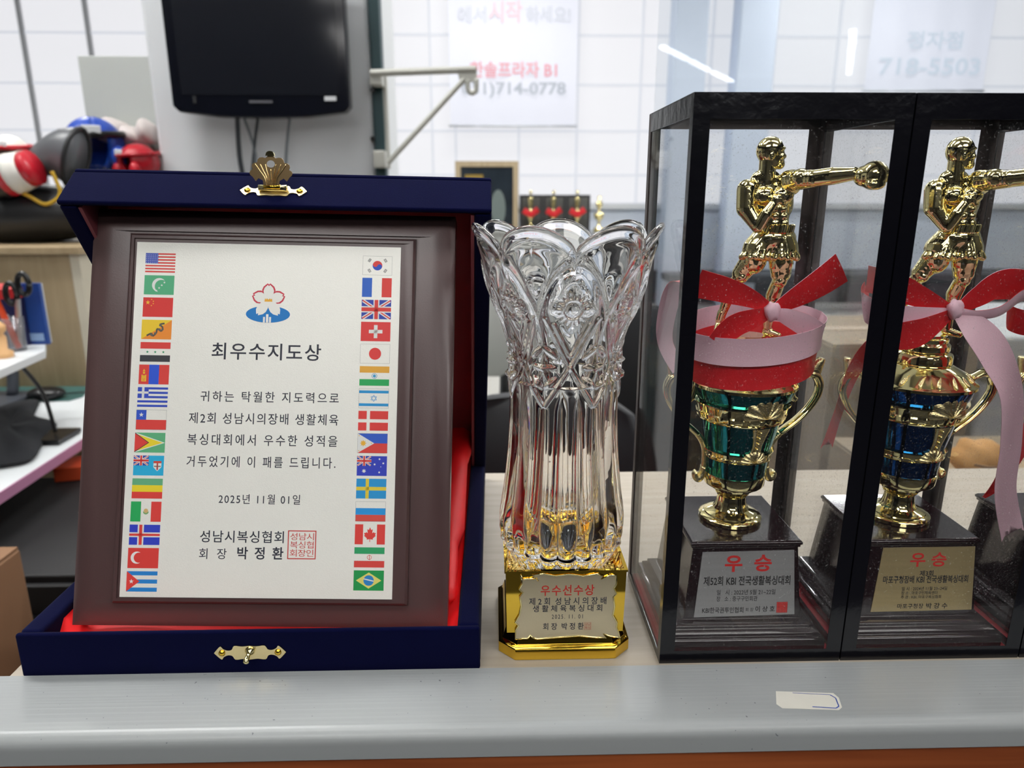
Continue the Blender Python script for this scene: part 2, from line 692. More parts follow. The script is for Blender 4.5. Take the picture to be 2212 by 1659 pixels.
def ledge_mat():
    m = bpy.data.materials.new('grey_ledge')
    m.use_nodes = True
    nt = m.node_tree
    bs = nt.nodes['Principled BSDF']
    bs.inputs['Roughness'].default_value = .33
    tc = nt.nodes.new('ShaderNodeTexCoord')
    n = nt.nodes.new('ShaderNodeTexNoise')
    n.inputs['Scale'].default_value = 420
    n.inputs['Detail'].default_value = 1
    nt.links.new(tc.outputs['Object'], n.inputs['Vector'])
    n2 = nt.nodes.new('ShaderNodeTexNoise')
    n2.inputs['Scale'].default_value = 9
    nt.links.new(tc.outputs['Object'], n2.inputs['Vector'])
    ad = nt.nodes.new('ShaderNodeMath')
    ad.operation = 'MULTIPLY_ADD'
    nt.links.new(n2.outputs['Fac'], ad.inputs[0])
    ad.inputs[1].default_value = .25
    nt.links.new(n.outputs['Fac'], ad.inputs[2])
    cr = nt.nodes.new('ShaderNodeValToRGB')
    cr.color_ramp.elements[0].position = .90
    cr.color_ramp.elements[0].color = rgb(150, 154, 155)
    cr.color_ramp.elements[1].position = .93
    cr.color_ramp.elements[1].color = rgb(96, 100, 104)
    nt.links.new(ad.outputs[0], cr.inputs[0])
    nt.links.new(cr.outputs[0], bs.inputs['Base Color'])
    mp = nt.nodes.new('ShaderNodeMapping')
    mp.inputs['Scale'].default_value = (0, 1, 0)
    nt.links.new(tc.outputs['Object'], mp.inputs[0])
    wv = nt.nodes.new('ShaderNodeTexNoise')
    wv.inputs['Scale'].default_value = 420
    wv.inputs['Detail'].default_value = 3
    nt.links.new(mp.outputs[0], wv.inputs['Vector'])
    bp = nt.nodes.new('ShaderNodeBump')
    bp.inputs['Strength'].default_value = .35
    bp.inputs['Distance'].default_value = .0006
    nt.links.new(wv.outputs['Fac'], bp.inputs['Height'])
    nt.links.new(bp.outputs[0], bs.inputs['Normal'])
    return m


b = MB()
b.rings([[(x, y, z) for y, z in prof] for x in (-.9, 1.9)], ledge_mat())
ledge = b.build('ledge_trim', None, autos=True, smooth=True)
tag(ledge, 'glossy grey grooved ledge strip running along the front of the counter', 'ledge')
b = MB()
b.box(-.9, 1.9, .3600, .3995, FL, -.0125, wood('orange_brown_wood', rgb(138, 68, 34), rgb(172, 92, 48), 'X', 5, .45))
cf = b.build('counter_front', None)
tag(cf, 'orange brown wooden front panel under the grey ledge', 'panel')
# worn sticker on the ledge
st = empty('sticker', atz(1745, 1513, .0032), 'worn white paper sticker with blue border on the grey ledge', 'sticker')
q = [atz(x, y, .0032) for x, y in ((1676, 1493), (1800, 1497), (1812, 1507), (1819, 1528), (1812, 1534), (1690, 1530), (1677, 1521))]
p = Print()
cc = st.location
p.poly([(a.x-cc.x, a.y-cc.y) for a in q], (214, 212, 202), 0)
o = p.build('paper', st)
p = Print()
bl = [atz(x, y, .0032) for x, y in ((1712, 1497), (1793, 1501), (1805, 1508), (1812, 1526), (1806, 1530), (1755, 1527))]
for i in range(5):
    a, c = bl[i], bl[i+1]
    p.line((a.x-cc.x, a.y-cc.y), (c.x-cc.x, c.y-cc.y), .0007 if i else .0004, (40, 74, 160), 4)
p.build('blue_border', st)

# ================================================================ PLAQUE BOX
X0, X1, YF, YB, HT = -.3125, -.0105, .4130, .745, .0318
SW, FWD = .015, .004
box = empty('gift_box', ((X0+X1)/2, (YF+YB)/2, 0), 'open navy velvet presentation box with red lining holding the wooden plaque', 'box')
b = W()
b.box(X0, X1, YF, YF+FWD, 0, HT, NAVY)
b.build('front_wall', box, bevel=.0015)
for xa, xb in ((X0, X0+SW), (X1-SW, X1)):
    b = W()
    b.box(xa, xb, YF+FWD, YB, 0, HT, NAVY)
    b.build('side_wall', box, bevel=.003)
b = W()
b.box(X0+SW, X1-SW, YB-.01, YB, 0, HT, NAVY)
b.build('back_wall', box, bevel=.002)
# lining: padded red satin with gentle swells
b = W()
nx, ny = 40, 40
v = []
for j in range(ny+1):
    for i in range(nx+1):
        u, t = i/nx, j/ny
        e = min(u, 1-u, t, 1-t)
        z = .012+.004*math.sin(9*u+3*t)*min(1, e*8)+.014*math.exp(-(e/.035)**2)*(1 if t > .06 else .4)
        if t < .05:
            z = .013+.0165*(1-t/.05)
        v.append((X0+SW+(X1-X0-2*SW)*u, YF+FWD+(YB-YF-.014)*t, z))
f = [(j*(nx+1)+i, j*(nx+1)+i+1, (j+1)*(nx+1)+i+1, (j+1)*(nx+1)+i) for j in range(ny) for i in range(nx)]
b.add(v, f, REDSATIN)
ln = b.build('lining', box, smooth=True)
ln['label'] = 'bright red satin lining'
# padded roll of lining at the right back
b = W()
b.sweep(smooth_path([(X1-SW-.008, YF+.05, .02), (X1-SW-.011, .55, .034), (X1-SW-.012, .66, .052), (X1-SW-.012, .725, .060)], 5), [.006]*5+[.011]*6+[.014]*5, REDSATIN)
b.build('lining_fold', box, smooth=True)

# lid: leans forward 33 degrees; built in its own hinge frame
lidE = bpy.data.objects.new('lid', None)
# (the lid is a part: its panel mesh carries the walls as sub-parts)
AL = R(36.7)
hing = Vector(((X0+X1)/2, YB-.002, HT))
LL, LW = .358, .292
panel = MB()
panel.box(-LW/2, LW/2, 0, .004, 0, LL, NAVY)
lid = panel.build('lid', box, bevel=.0015)
bpy.data.objects.remove(lidE)
lid.matrix_basis = Matrix.Translation(hing-box.location+Vector((.0055, 0, .002))) @ Matrix.Rotation(AL, 4, 'X') @ Matrix.Rotation(R(1.5), 4, 'Y')
# local axes: z up the lid, -y = inside.  rim width .033
RIM = .0335
b = MB()
b.hexa([(-LW/2, -RIM, LL-.004), (LW/2, -RIM, LL-.004), (LW/2, 0, LL-.004), (-LW/2, 0, LL-.004)],
       [(-LW/2, -RIM, LL), (LW/2, -RIM, LL), (LW/2, 0, LL), (-LW/2, 0, LL)], NAVY)
b.build('lid_front_wall', lid, bevel=.0015)
for s in (-1, 1):
    b = MB()
    xa, xb = sorted((s*LW/2, s*(LW/2-.012)))
    b.box(xa, xb, -RIM, 0, 0, LL-.004, NAVY)
    b.build('lid_side_wall', lid, bevel=.002)
LINR = mat('dusky_rose_lining', rgb(128, 62, 70), .55, var=.1, vs=20)
b = MB()
b.box(-LW/2+.012, LW/2-.012, -.004, -.0005, .004, LL-.006, LINR)
for s in (-1, 1):
    xa, xb = sorted((s*(LW/2-.0121), s*(LW/2-.0145)))
    b.box(xa, xb, -RIM+.001, -.003, .004, LL-.006, LINR)
o = b.build('lid_lining', lid)
o['label'] = 'dusky rose satin lining inside the lid'


# scroll-shaped brass clasp plate outline, half width a
def clasp_outline(a, h):
    pts = [(-a, 0), (-a*.9, h*.55), (-a*.80, h*.95), (-a*.74, h*.6), (-a*.62, h*.35), (-a*.50, h*.45), (-a*.42, h), (-a*.2, h*.9), (0, h)]
    up = [tuple(q) for q in smooth_path([(x, y, 0) for x, y in pts], 3)]
    up = [(q[0], q[1]) for q in up]
    right = [(-x, y) for x, y in up[::-1]][1:]
    top = up+right
    low = [(x, -y) for x, y in top[::-1]][1:-1]
    return top+low


def screw(b, c, u, v, n, r=.0022):
    c, u, v, n = Vector(c), Vector(u), Vector(v), Vector(n)
    rg = []
    for rr, hh in ((r, 0), (r, .0006), (r*.6, .0013), (r*.15, .0015)):
        rg.append([c+u*(rr*math.cos(2*PI*j/14))+v*(rr*math.sin(2*PI*j/14))+n*hh for j in range(14)])
    b.rings(rg, RICHGOLD, cap0=False)


# lower clasp on the tray front
c0 = aty(541, 1408, YF)
b = W()
b.extrude(clasp_outline(.0235, .0052), (c0.x, YF-.0001, c0.z), (1, 0, 0), (0, 0, 1), (0, -.0008, 0), BRASS)
cl = b.build('clasp_plate', box)
cl['label'] = 'pale brass clasp plate with a small knob on the box front'
for s in (-1, 1):
    b = W()
    screw(b, (c0.x+s*.0183, YF-.0009, c0.z), (1, 0, 0), (0, 0, 1), (0, -1, 0))
    b.build('screw', box, smooth=True)
b = W()
kb = [(c0.x, YF-.0008, c0.z+.001), (c0.x, YF-.003, c0.z+.0005), (c0.x-.0004, YF-.0055, c0.z-.001), (c0.x-.0008, YF-.0085, c0.z-.003)]
b.sweep(smooth_path(kb, 4), [.0034, .0032, .0028, .0022, .0017, .0015, .0015, .0016, .0018, .002, .0021, .0018, .0008], GOLD, n=12, side=(1, 0, 0))
b.build('clasp_knob', box, smooth=True)
# upper clasp on the lid front wall (outer face normal = +z local), x across
cx = -.0135+.0
cu = MB()
lc = Vector((.0, -RIM*.5, LL))
# position from the photograph: plate centre near x of pixel 592
xl = aty(592, 412, .515).x-hing.x-.0149
cu.extrude(clasp_outline(.0228, .0055), (xl, -RIM*.55, LL+.0001), (1, 0, 0), (0, 1, 0), (0, 0, .0008), BRASSM)
o = cu.build('hinge_plate', lid)
for s in (-1, 1):
    b = MB()
    screw(b, (xl+s*.0178, -RIM*.55, LL+.0009), (1, 0, 0), (0, 1, 0), (0, 0, 1))
    b.build('screw', lid, smooth=True)
b = MB()
b.sweep([(xl-.0095, -RIM*.55, LL+.003), (xl+.0095, -RIM*.55, LL+.003)], .0022, GOLD, n=14)
b.sweep([(xl-.0055, -RIM*.55-.001, LL+.0048), (xl+.0055, -RIM*.55-.001, LL+.0048)], .0016, RICHGOLD, n=12)
b.build('hinge_barrel', lid, smooth=True)
# shell hasp: a scalloped fan standing up from the barrel (world-vertical)
ca, sa = math.cos(AL), math.sin(AL)


def fan(n=7):
    pts = [(-.0052, 0), (-.0056, .005), (-.0085, .0068), (-.0105, .0045)]
    N = 7
    for i in range(N):
        a0 = R(190-200*i/N)
        a1 = R(190-200*(i+1)/N)
        for k in range(5):
            a = a0+(a1-a0)*k/4
            t = (a-PI/2)
            rr = .0125+.0018*math.sin(PI*k/4)+.0006*math.cos(2*t)
            x = rr*math.cos(a)*1.06
            z = .0098+rr*math.sin(a)*.98
            if x*x < .0000:
                continue
            pts.append((x, z))
    pts += [(.0105, .0045), (.0085, .0068), (.0056, .005), (.0052, 0)]
    return pts


b = MB()
fp = fan()
M = Matrix.Rotation(-AL, 3, 'X')     # turns world-vertical into lid space
u, vv, d = Vector((1, 0, 0)), M @ Vector((0, .09, .86)), M @ Vector((0, -.0009, 0))
og = Vector((xl, -RIM*.55-.0015, LL+.0048))
# split in two outlines around the finger hole: bmesh boolean-free, ring of quads
hole = (0.0, .0178, .0028)


def plane(a, c, k=0):
    return og+u*a+vv*c+d*k


# the fan as a star-shaped mesh about the hole
ctr = Vector((hole[0], hole[1]))
outer = fp
inner = []
for (a, c) in outer:
    dv = Vector((a, c))-ctr
    dv.normalize()
    inner.append((ctr.x+dv.x*hole[2], ctr.y+dv.y*hole[2]))
n = len(outer)
rg = []
for k in (0, 1):
    rg.append([plane(a, c, k) for a, c in outer])
ri = [[plane(a, c, k) for a, c in inner] for k in (0, 1)]
v = rg[0]+rg[1]+ri[0]+ri[1]
f = []
for i in range(n):
    j = (i+1) % n
    f += [(i, j, n+j, n+i), (2*n+j, 2*n+i, 3*n+i, 3*n+j), (n+i, n+j, 3*n+j, 3*n+i), (j, i, 2*n+i, 2*n+j)]
b.add(v, f, BRASSD)
hs = b.build('shell_hasp', lid)
hs['label'] = 'dark brass shell-shaped hasp with a round hole'
b = MB()
for a in (-.0092, -.0062, -.0032, 0., .0032, .0062, .0092):
    pts = [plane(a*.34, .001, 1.3), plane(a*.45, .007, 1.4), plane(a*.8, .0125, 1.4), plane(a*1.12, .0175+.0*(1-abs(a)/.009), 1.2)]
    if abs(a) < .001:
        pts = pts[:3]
        pts[-1] = plane(0, .0138, 1.3)
    b.sweep(smooth_path(pts, 4), .00035, BRASS, n=6)
b.build('hasp_rib', lid, smooth=True)
b = MB()
rr = [(.0028*math.cos(a), .0250+.0026*math.sin(a)) for a in [PI*k/8 for k in range(9)]]
b.extrude(rr+[(-.0031, .0238), (.0031, .0238)], og, u, vv, d*2.4, GOLD)
b.build('hasp_tab', lid)

# ---------------------------------------------------------------- plaque
PB0, PT0 = Vector((0, .43, .018)), Vector((0, .524, .295))
PV = (PT0-PB0).normalized()
PU = Vector((1, 0, 0))
PN = PU.cross(PV)*1.0
ROLL = R(-1.35)
U2 = PU*math.cos(ROLL)+PV*math.sin(ROLL)
V2 = -PU*math.sin(ROLL)+PV*math.cos(ROLL)
N2 = U2.cross(V2)
if N2.y > 0:
    N2 = -N2


def on_plane(x, y):
    d = ray(x, y)
    t = ((PB0-ORG).dot(N2))/d.dot(N2)
    return ORG+d*t


P_O = on_plane(560.5, 1356)
PM = Matrix((U2, V2, N2)).transposed().to_4x4()
PM.translation = P_O


def puv(x, y):
    q = on_plane(x, y)-P_O
    return q.dot(U2), q.dot(V2)


plq = bpy.data.objects.new('award_plaque', None)
COL.objects.link(plq)
tag(plq, 'dark brown wooden award plaque with silver sheet and flag columns leaning in the navy box', 'plaque')
plq.matrix_world = PM
PW, PL = .2555, .2895


def rect_loft(b, loops, m, capb=True, capt=True):
    """loops: (x0,x1,y0,y1,z)"""
    rg = [[(x0, y0, z), (x1, y0, z), (x1, y1, z), (x0, y1, z)] for x0, x1, y0, y1, z in loops]
    b.rings(rg, m, capb, capt)


mL, mB = puv(237, 1300)
_, mBB = puv(560, 1304)
mTx, mT = puv(290, 505)
ml, mr = puv(264, 900)[0], puv(891, 900)[0]
mb, mt = puv(560, 1305)[1], puv(594, 511)[1]
pl_, pr_ = puv(282, 905)[0], puv(858, 905)[0]
pb_, pt_ = puv(555, 1290)[1], puv(587, 531)[1]
b = MB()
hw = PW/2
rect_loft(b, [(-hw, hw, 0, PL, -.016), (-hw, hw, 0, PL, -.003), (-hw+.004, hw-.004, .004, PL-.004, -.0008), (-hw+.016, hw-.016, .016, PL-.016, .0002),
              (ml-.002, mr+.002, mb-.002, mt+.002, -.0012), (ml, mr, mb, mt, -.001), (ml+.0004, mr-.0004, mb+.0004, mt-.0004, .0018), (ml+.002, mr-.002, mb+.002, mt-.002, .0034), (ml+.004, mr-.004, mb+.004, mt-.004, .0036),
              (pl_-.0022, pr_+.0022, pb_-.0022, pt_+.0022, .0026), (pl_, pr_, pb_, pt_, .0024)], LACQM)
b.build('board', plq, autos=True, smooth=True, bevel=0)
PLATE = mat('silver_sheet', rgb(238, 238, 231), .42, .1, var=.03, vs=900, bump=.12, bs=1500)
b = MB()
b.box(pl_, pr_, pb_, pt_, .0024, .0030, PLATE)
o = b.build('silver_sheet', plq)
ZP = .00305

INK = (38, 42, 56)


def line_of(name, rows, z=ZP, conv=puv, parent=plq, tx=None):
    P = Print()
    for t, x0, y0, x1, y1, col, off, sp in rows:
        xm, ym = (x0+x1)/2, (y0+y1)/2
        a, c = conv(x0, ym)[0], conv(x1, ym)[0]
        lo, hi = conv(xm, y1)[1], conv(xm, y0)[1]
        P.text(t, a, lo, c, hi, col, 1, off, sp)
    return P.build(name, parent, (0, 0, z))


line_of('title_lettering', [('최우수지도상', 461, 743, 696, 779, INK, .012, 1.15)])
line_of('body_lettering', [
    ('귀하는 탁월한 지도력으로', 437, 847, 734, 870, INK, .006, 1.3),
    ('제2회 성남시의장배 생활체육', 412, 893, 733, 917, INK, .006, 1.2),
    ('복싱대회에서 우수한 성적을', 409, 939, 731, 963, INK, .006, 1.3),
    ('거두었기에 이 패를 드립니다.', 407, 986, 727, 1010, INK, .006, 1.3)])
line_of('date_lettering', [('2025년 11월 01일', 476, 1067, 651, 1088, INK, .006, 1.2)])
line_of('signature_lettering', [
    ('성남시복싱협회', 436, 1145, 616, 1171, INK, .008, 1.1),
    ('회 장', 434, 1183, 493, 1206, INK, .004, 1.4),
    ('박 정 환', 516, 1180, 615, 1207, INK, .018, 1.2)])
P = Print()
a = puv(623, 1206)
c = puv(686, 1145)
P.seal(a[0], a[1], c[0], c[1], ['성남시', '복싱협', '회장인'], (200, 60, 50))
o = P.build('red_seal', plq, (0, 0, ZP))
o['label'] = 'square red outlined seal stamp'

# emblem: flower over a blue ellipse
ex, ey = puv(583, 650)
es = (puv(613, 650)[0]-puv(583, 650)[0])/95.   # metres per zoom pixel
ec = Print()


def E2(x, y):
    return (ex+(x-1053)*es, ey-(y-475)*es)


SHEET = (240, 240, 234)


def petal(ang, r0, r1, wd, notch):
    pts = []
    for t, w_ in ((0, .0), (.12, .35), (.35, .85), (.6, 1), (.8, .8), (.93, .42), (1., .2), (notch, 0), (1., -.2), (.93, -.42), (.8, -.8), (.6, -1), (.35, -.85), (.12, -.35)):
        rr = r0+(r1-r0)*t
        dx, dy = math.cos(ang), math.sin(ang)
        pts.append((1053+rr*dx-wd*w_*dy, 475-(rr*dy+wd*w_*dx)))
    return [E2(*q) for q in pts]


RED = (206, 54, 74)
for a in (90, 162, 18):
    ec.poly(petal(R(a), 0, 116, 46, .93), RED, 1)
ec.poly([E2(1053+150*math.cos(t), 573-58*math.sin(t)) for t in [2*PI*i/40 for i in range(40)]], (0, 122, 200), 2)
for a in (90, 162, 234, 306, 18):
    ec.poly(petal(R(a), 0, 106 if a < 200 and a != 18 or a == 18 else 126, 36, .90), SHEET, 3)
ec.circle(*E2(1053, 480), 40*es, SHEET, 4)
ec.poly([E2(x, y) for x, y in ((1026, 486), (1030, 462), (1038, 472), (1042, 462), (1053, 472), (1064, 462), (1068, 472), (1076, 462), (1080, 486))], (236, 176, 50), 5)
for xa, xb, yt in ((1021, 1034, 592), (1041, 1057, 573), (1062, 1075, 592)):
    p0, p1 = E2(xa, 632), E2(xb, yt)
    ec.rect(p0[0], p0[1], p1[0], p1[1], SHEET, 5)
o = ec.build('flower_emblem', plq, (0, 0, ZP))
o['label'] = 'white and red flower emblem over a blue ellipse'

# flags ------------------------------------------------------------------
FWI, FHI = .0206, .0136
fr_, fb, fg, fy, fw_ = (222, 62, 56), (36, 66, 200), (22, 158, 84), (236, 214, 40), (228, 230, 228)
fk = (52, 54, 60)


def hstripes(P, cols):
    n = len(cols)
    for i, c in enumerate(cols):
        if c:
            P.rect(0, FHI*(n-1-i)/n, FWI, FHI*(n-i)/n, c, 0)


def vstripes(P, cols):
    n = len(cols)
    for i, c in enumerate(cols):
        if c:
            P.rect(FWI*i/n, 0, FWI*(i+1)/n, FHI, c, 0)


def outline(P):
    P.frame(0, 0, FWI, FHI, .00012, (120, 122, 124), 3)


def jack(P, x0, y0, x1, y1, L=1):
    w_, h = x1-x0, y1-y0
    P.rect(x0, y0, x1, y1, (40, 66, 170), L)

    def dg(a, c, wd, col, l):
        P.line(a, c, wd, col, l)
    for A, C in (((x0, y0), (x1, y1)), ((x0, y1), (x1, y0))):
        A, C = Vector(A), Vector(C)
        k = .045
        dg(A+(C-A)*k, C-(C-A)*k, h*.17, fw_, L+1)
        dg(A+(C-A)*.03, C-(C-A)*.03, h*.06, fr_, L+2)
    P.rect(x0, y0+h*.34, x1, y0+h*.66, fw_, L+3)
    P.rect(x0+w_*.4, y0, x0+w_*.6, y1, fw_, L+3)
    P.rect(x0, y0+h*.40, x1, y0+h*.60, fr_, L+4)
    P.rect(x0+w_*.44, y0, x0+w_*.56, y1, fr_, L+4)


def crescent(P, x, y, r, dx, k, c1, c2, L=1):
    P.circle(x, y, r, c1, L)
    P.circle(x+dx, y, r*k, c2, L+1)


def f_usa(P):
    for i in range(7):
        P.rect(0, FHI*(12-2*i)/13, FWI, FHI*(13-2*i)/13, fr_, 0)
    P.rect(0, FHI*6/13, FWI*.42, FHI, (70, 92, 190), 1)
    for r in range(5):
        for c in range(6):
            P.star(FWI*(.035+.07*c), FHI*(.5+.1*r), .00038, fw_, 2)


def f_comoros(P):
    P.rect(0, 0, FWI, FHI, (84, 178, 130), 0)
    P.circle(FWI*.5, FHI*.5, FHI*.36, fw_, 1)
    P.circle(FWI*.575, FHI*.44, FHI*.33, (84, 178, 130), 2)
    for k in range(4):
        P.star(FWI*(.42+.085*k), FHI*(.20+.145*k), .0009, fw_, 3)


def f_china(P):
    P.rect(0, 0, FWI, FHI, (220, 52, 50), 0)
    P.star(FWI*.16, FHI*.74, .0017, (240, 190, 50), 1)
    for x, y in ((.28, .9), (.34, .8), (.34, .68), (.28, .58)):
        P.star(FWI*x, FHI*y, .0006, (240, 190, 50), 1)


def f_bhutan(P):
    P.poly([(0, 0), (FWI, FHI), (0, FHI)], (240, 204, 44), 0)
    P.poly([(0, 0), (FWI, 0), (FWI, FHI)], (240, 144, 44), 0)
    pts = smooth_path([(.18, .18, 0), (.34, .30, 0), (.38, .16, 0), (.50, .34, 0), (.52, .55, 0), (.66, .42, 0), (.70, .62, 0), (.60, .76, 0), (.76, .82, 0)], 4)
    for a, c in zip(pts[:-1], pts[1:]):
        P.line((a.x*FWI, a.y*FHI), (c.x*FWI, c.y*FHI), .0012, (84, 80, 72), 1)
    for x, y in ((.34, .22), (.46, .30), (.60, .50), (.70, .52), (.62, .72)):
        P.circle(FWI*x, FHI*y, .0009, (100, 98, 92), 2, n=7)


def f_tri_star(P):
    hstripes(P, [fr_, None, fk])
    for x in (.24, .5, .77):
        P.star(FWI*x, FHI*.5, .0011, (30, 150, 100), 1)


def f_mongolia(P):
    vstripes(P, [fr_, (36, 84, 214), fr_])
    y_ = (240, 190, 50)
    P.rect(FWI*.09, FHI*.14, FWI*.13, FHI*.48, y_, 1)
    P.rect(FWI*.21, FHI*.14, FWI*.25, FHI*.48, y_, 1)
    for k in (.14, .22, .30, .40):
        P.rect(FWI*.09, FHI*k, FWI*.25, FHI*(k+.05), y_, 2)
    P.circle(FWI*.17, FHI*.36, .0011, y_, 2)
    P.circle(FWI*.17, FHI*.58, .0008, y_, 2)
    P.star(FWI*.17, FHI*.70, .0012, y_, 2, n=3)


def f_greece(P):
    c = (44, 74, 190)
    for i in range(5):
        P.rect(0, FHI*(8-2*i)/9, FWI, FHI*(9-2*i)/9, c, 0)
    P.rect(0, FHI*4/9, FWI*.36, FHI, c, 1)
    P.rect(FWI*.14, FHI*4/9, FWI*.22, FHI, fw_, 2)
    P.rect(0, FHI*.67, FWI*.36, FHI*.78, fw_, 2)


def f_chile(P):
    P.rect(0, 0, FWI, FHI/2, fr_, 0)
    P.rect(0, FHI/2, FWI*.33, FHI, (44, 84, 200), 1)
    P.star(FWI*.165, FHI*.75, .0017, fw_, 2)
    outline(P)


def f_guyana(P):
    P.rect(0, 0, FWI, FHI, (92, 178, 126), 0)
    P.poly([(0, 0), (FWI, FHI/2), (0, FHI)], fw_, 1)
    P.poly([(0, FHI*.05), (FWI*.92, FHI/2), (0, FHI*.95)], fy, 2)
    P.poly([(0, 0), (FWI*.48, FHI/2), (0, FHI)], fk, 3)
    P.poly([(0, FHI*.04), (FWI*.44, FHI/2), (0, FHI*.96)], fr_, 4)


def f_fiji(P):
    P.rect(0, 0, FWI, FHI, (30, 176, 222), 0)
    jack(P, 0, FHI*.5, FWI*.5, FHI)
    P.poly([(FWI*.66, FHI*.72), (FWI*.92, FHI*.72), (FWI*.92, FHI*.42), (FWI*.79, FHI*.22), (FWI*.66, FHI*.42)], fw_, 1)
    P.rect(FWI*.66, FHI*.62, FWI*.92, FHI*.73, (210, 70, 50), 2)
    P.rect(FWI*.765, FHI*.28, FWI*.815, FHI*.62, (190, 60, 60), 2)
    P.rect(FWI*.68, FHI*.44, FWI*.90, FHI*.49, (120, 90, 70), 3)


def f_ethiopia(P):
    hstripes(P, [(100, 176, 130), fy, fr_])


def f_mexico(P):
    vstripes(P, [(30, 170, 90), None, fr_])
    P.circle(FWI*.5, FHI*.5, .0019, (120, 170, 110), 1, a0=PI, a1=2*PI)
    P.circle(FWI*.5, FHI*.54, .0015, (214, 180, 120), 2)


def f_iceland(P):
    P.rect(0, 0, FWI, FHI, (44, 62, 196), 0)
    P.rect(0, FHI*.38, FWI, FHI*.62, fw_, 1)
    P.rect(FWI*.27, 0, FWI*.47, FHI, fw_, 1)
    P.rect(0, FHI*.445, FWI, FHI*.555, fr_, 2)
    P.rect(FWI*.32, 0, FWI*.42, FHI, fr_, 2)


def f_turkey(P):
    P.rect(0, 0, FWI, FHI, (218, 60, 54), 0)
    crescent(P, FWI*.29, FHI*.52, FHI*.30, FWI*.07, .84, fw_, (218, 60, 54))


def f_cuba(P):
    c = (30, 130, 208)
    for i in range(3):
        P.rect(0, FHI*(4-2*i)/5, FWI, FHI*(5-2*i)/5, c, 0)
    P.poly([(0, 0), (FWI*.42, FHI/2), (0, FHI)], fr_, 1)
    P.star(FWI*.16, FHI*.5, .0017, fw_, 2)


def f_korea(P):
    x, y, r = FWI/2, FHI/2, FHI*.25
    P.circle(x, y, r, fr_, 1)
    P.circle(x, y, r, (40, 80, 190), 2, a0=PI-.5, a1=2*PI-.5)
    P.circle(x-r*.44, y+r*.22, r*.5, fr_, 3)
    P.circle(x+r*.44, y-r*.22, r*.5, (40, 80, 190), 3)
    for sx in (-1, 1):
        for sy in (-1, 1):
            c = Vector((x+sx*FWI*.27, y+sy*FHI*.27))
            d = Vector((sx*1.5, sy)).normalized()
            n = Vector((-d.y, d.x))
            for k in (-1, 0, 1):
                o = c+d*(k*.00062)
                if (k+sx+sy) % 2 == 0 and (sx, sy) != (-1, 1):
                    P.line(o-n*.0013, o-n*.0002, .00035, fk, 1)
                    P.line(o+n*.0002, o+n*.0013, .00035, fk, 1)
                else:
                    P.line(o-n*.0013, o+n*.0013, .00035, fk, 1)
    outline(P)


def f_france(P):
    vstripes(P, [(40, 100, 200), None, fr_])


def f_uk(P):
    jack(P, 0, 0, FWI, FHI, 0)


def f_swiss(P):
    P.rect(0, 0, FWI, FHI, (224, 58, 58), 0)
    P.rect(FWI*.27, FHI*.41, FWI*.73, FHI*.59, fw_, 1)
    P.rect(FWI*.44, FHI*.16, FWI*.56, FHI*.84, fw_, 1)


def f_japan(P):
    P.circle(FWI/2, FHI/2, FHI*.31, (226, 60, 58), 1)
    outline(P)


def f_india(P):
    hstripes(P, [(232, 172, 60), None, (30, 172, 90)])
    P.ring(FWI/2, FHI/2, FHI*.14, .0003, (40, 150, 200), 1)
    P.circle(FWI/2, FHI/2, FHI*.08, (60, 160, 210), 1)


def f_israel(P):
    c = (30, 150, 214)
    P.rect(0, FHI*.76, FWI, FHI*.90, c, 1)
    P.rect(0, FHI*.10, FWI, FHI*.24, c, 1)
    for r0 in (PI/2, -PI/2):
        q = [(FWI/2+.0023*math.cos(r0+2*PI*k/3), FHI/2+.0023*math.sin(r0+2*PI*k/3)) for k in range(3)]
        for k in range(3):
            P.line(q[k], q[(k+1) % 3], .0003, c, 1)
    outline(P)


def f_denmark(P):
    for xa, xb in ((0, .28), (.39, 1)):
        for ya, yb in ((0, .41), (.58, 1)):
            P.rect(FWI*xa, FHI*ya, FWI*xb, FHI*yb, (224, 58, 54), 0)


def f_phil(P):
    P.rect(0, FHI/2, FWI, FHI, (40, 90, 200), 0)
    P.rect(0, 0, FWI, FHI/2, fr_, 0)
    P.poly([(0, 0), (FWI*.56, FHI/2), (0, FHI)], fw_, 1)
    P.star(FWI*.19, FHI/2, .0024, (236, 180, 50), 2, n=8, k=.55)
    for x, y in ((.05, .88), (.05, .12), (.46, .5)):
        P.star(FWI*x, FHI*y, .0006, (236, 180, 50), 2)
    outline(P)


def f_aus(P):
    P.rect(0, 0, FWI, FHI, (44, 62, 190), 0)
    jack(P, 0, FHI*.5, FWI*.48, FHI)
    P.star(FWI*.24, FHI*.24, .0016, fw_, 2, n=7, k=.5)
    for x, y, r in ((.75, .85, .0008), (.59, .58, .0008), (.88, .64, .0008), (.75, .18, .0008), (.8, .46, .0004)):
        P.star(FWI*x, FHI*y, r, fw_, 2, n=7, k=.55)


def f_sweden(P):
    P.rect(0, 0, FWI, FHI, (30, 150, 214), 0)
    P.rect(0, FHI*.41, FWI, FHI*.59, (230, 206, 60), 1)
    P.rect(FWI*.31, 0, FWI*.42, FHI, (230, 206, 60), 1)


def f_russia(P):
    hstripes(P, [None, (30, 150, 224), (216, 76, 66)])
    outline(P)


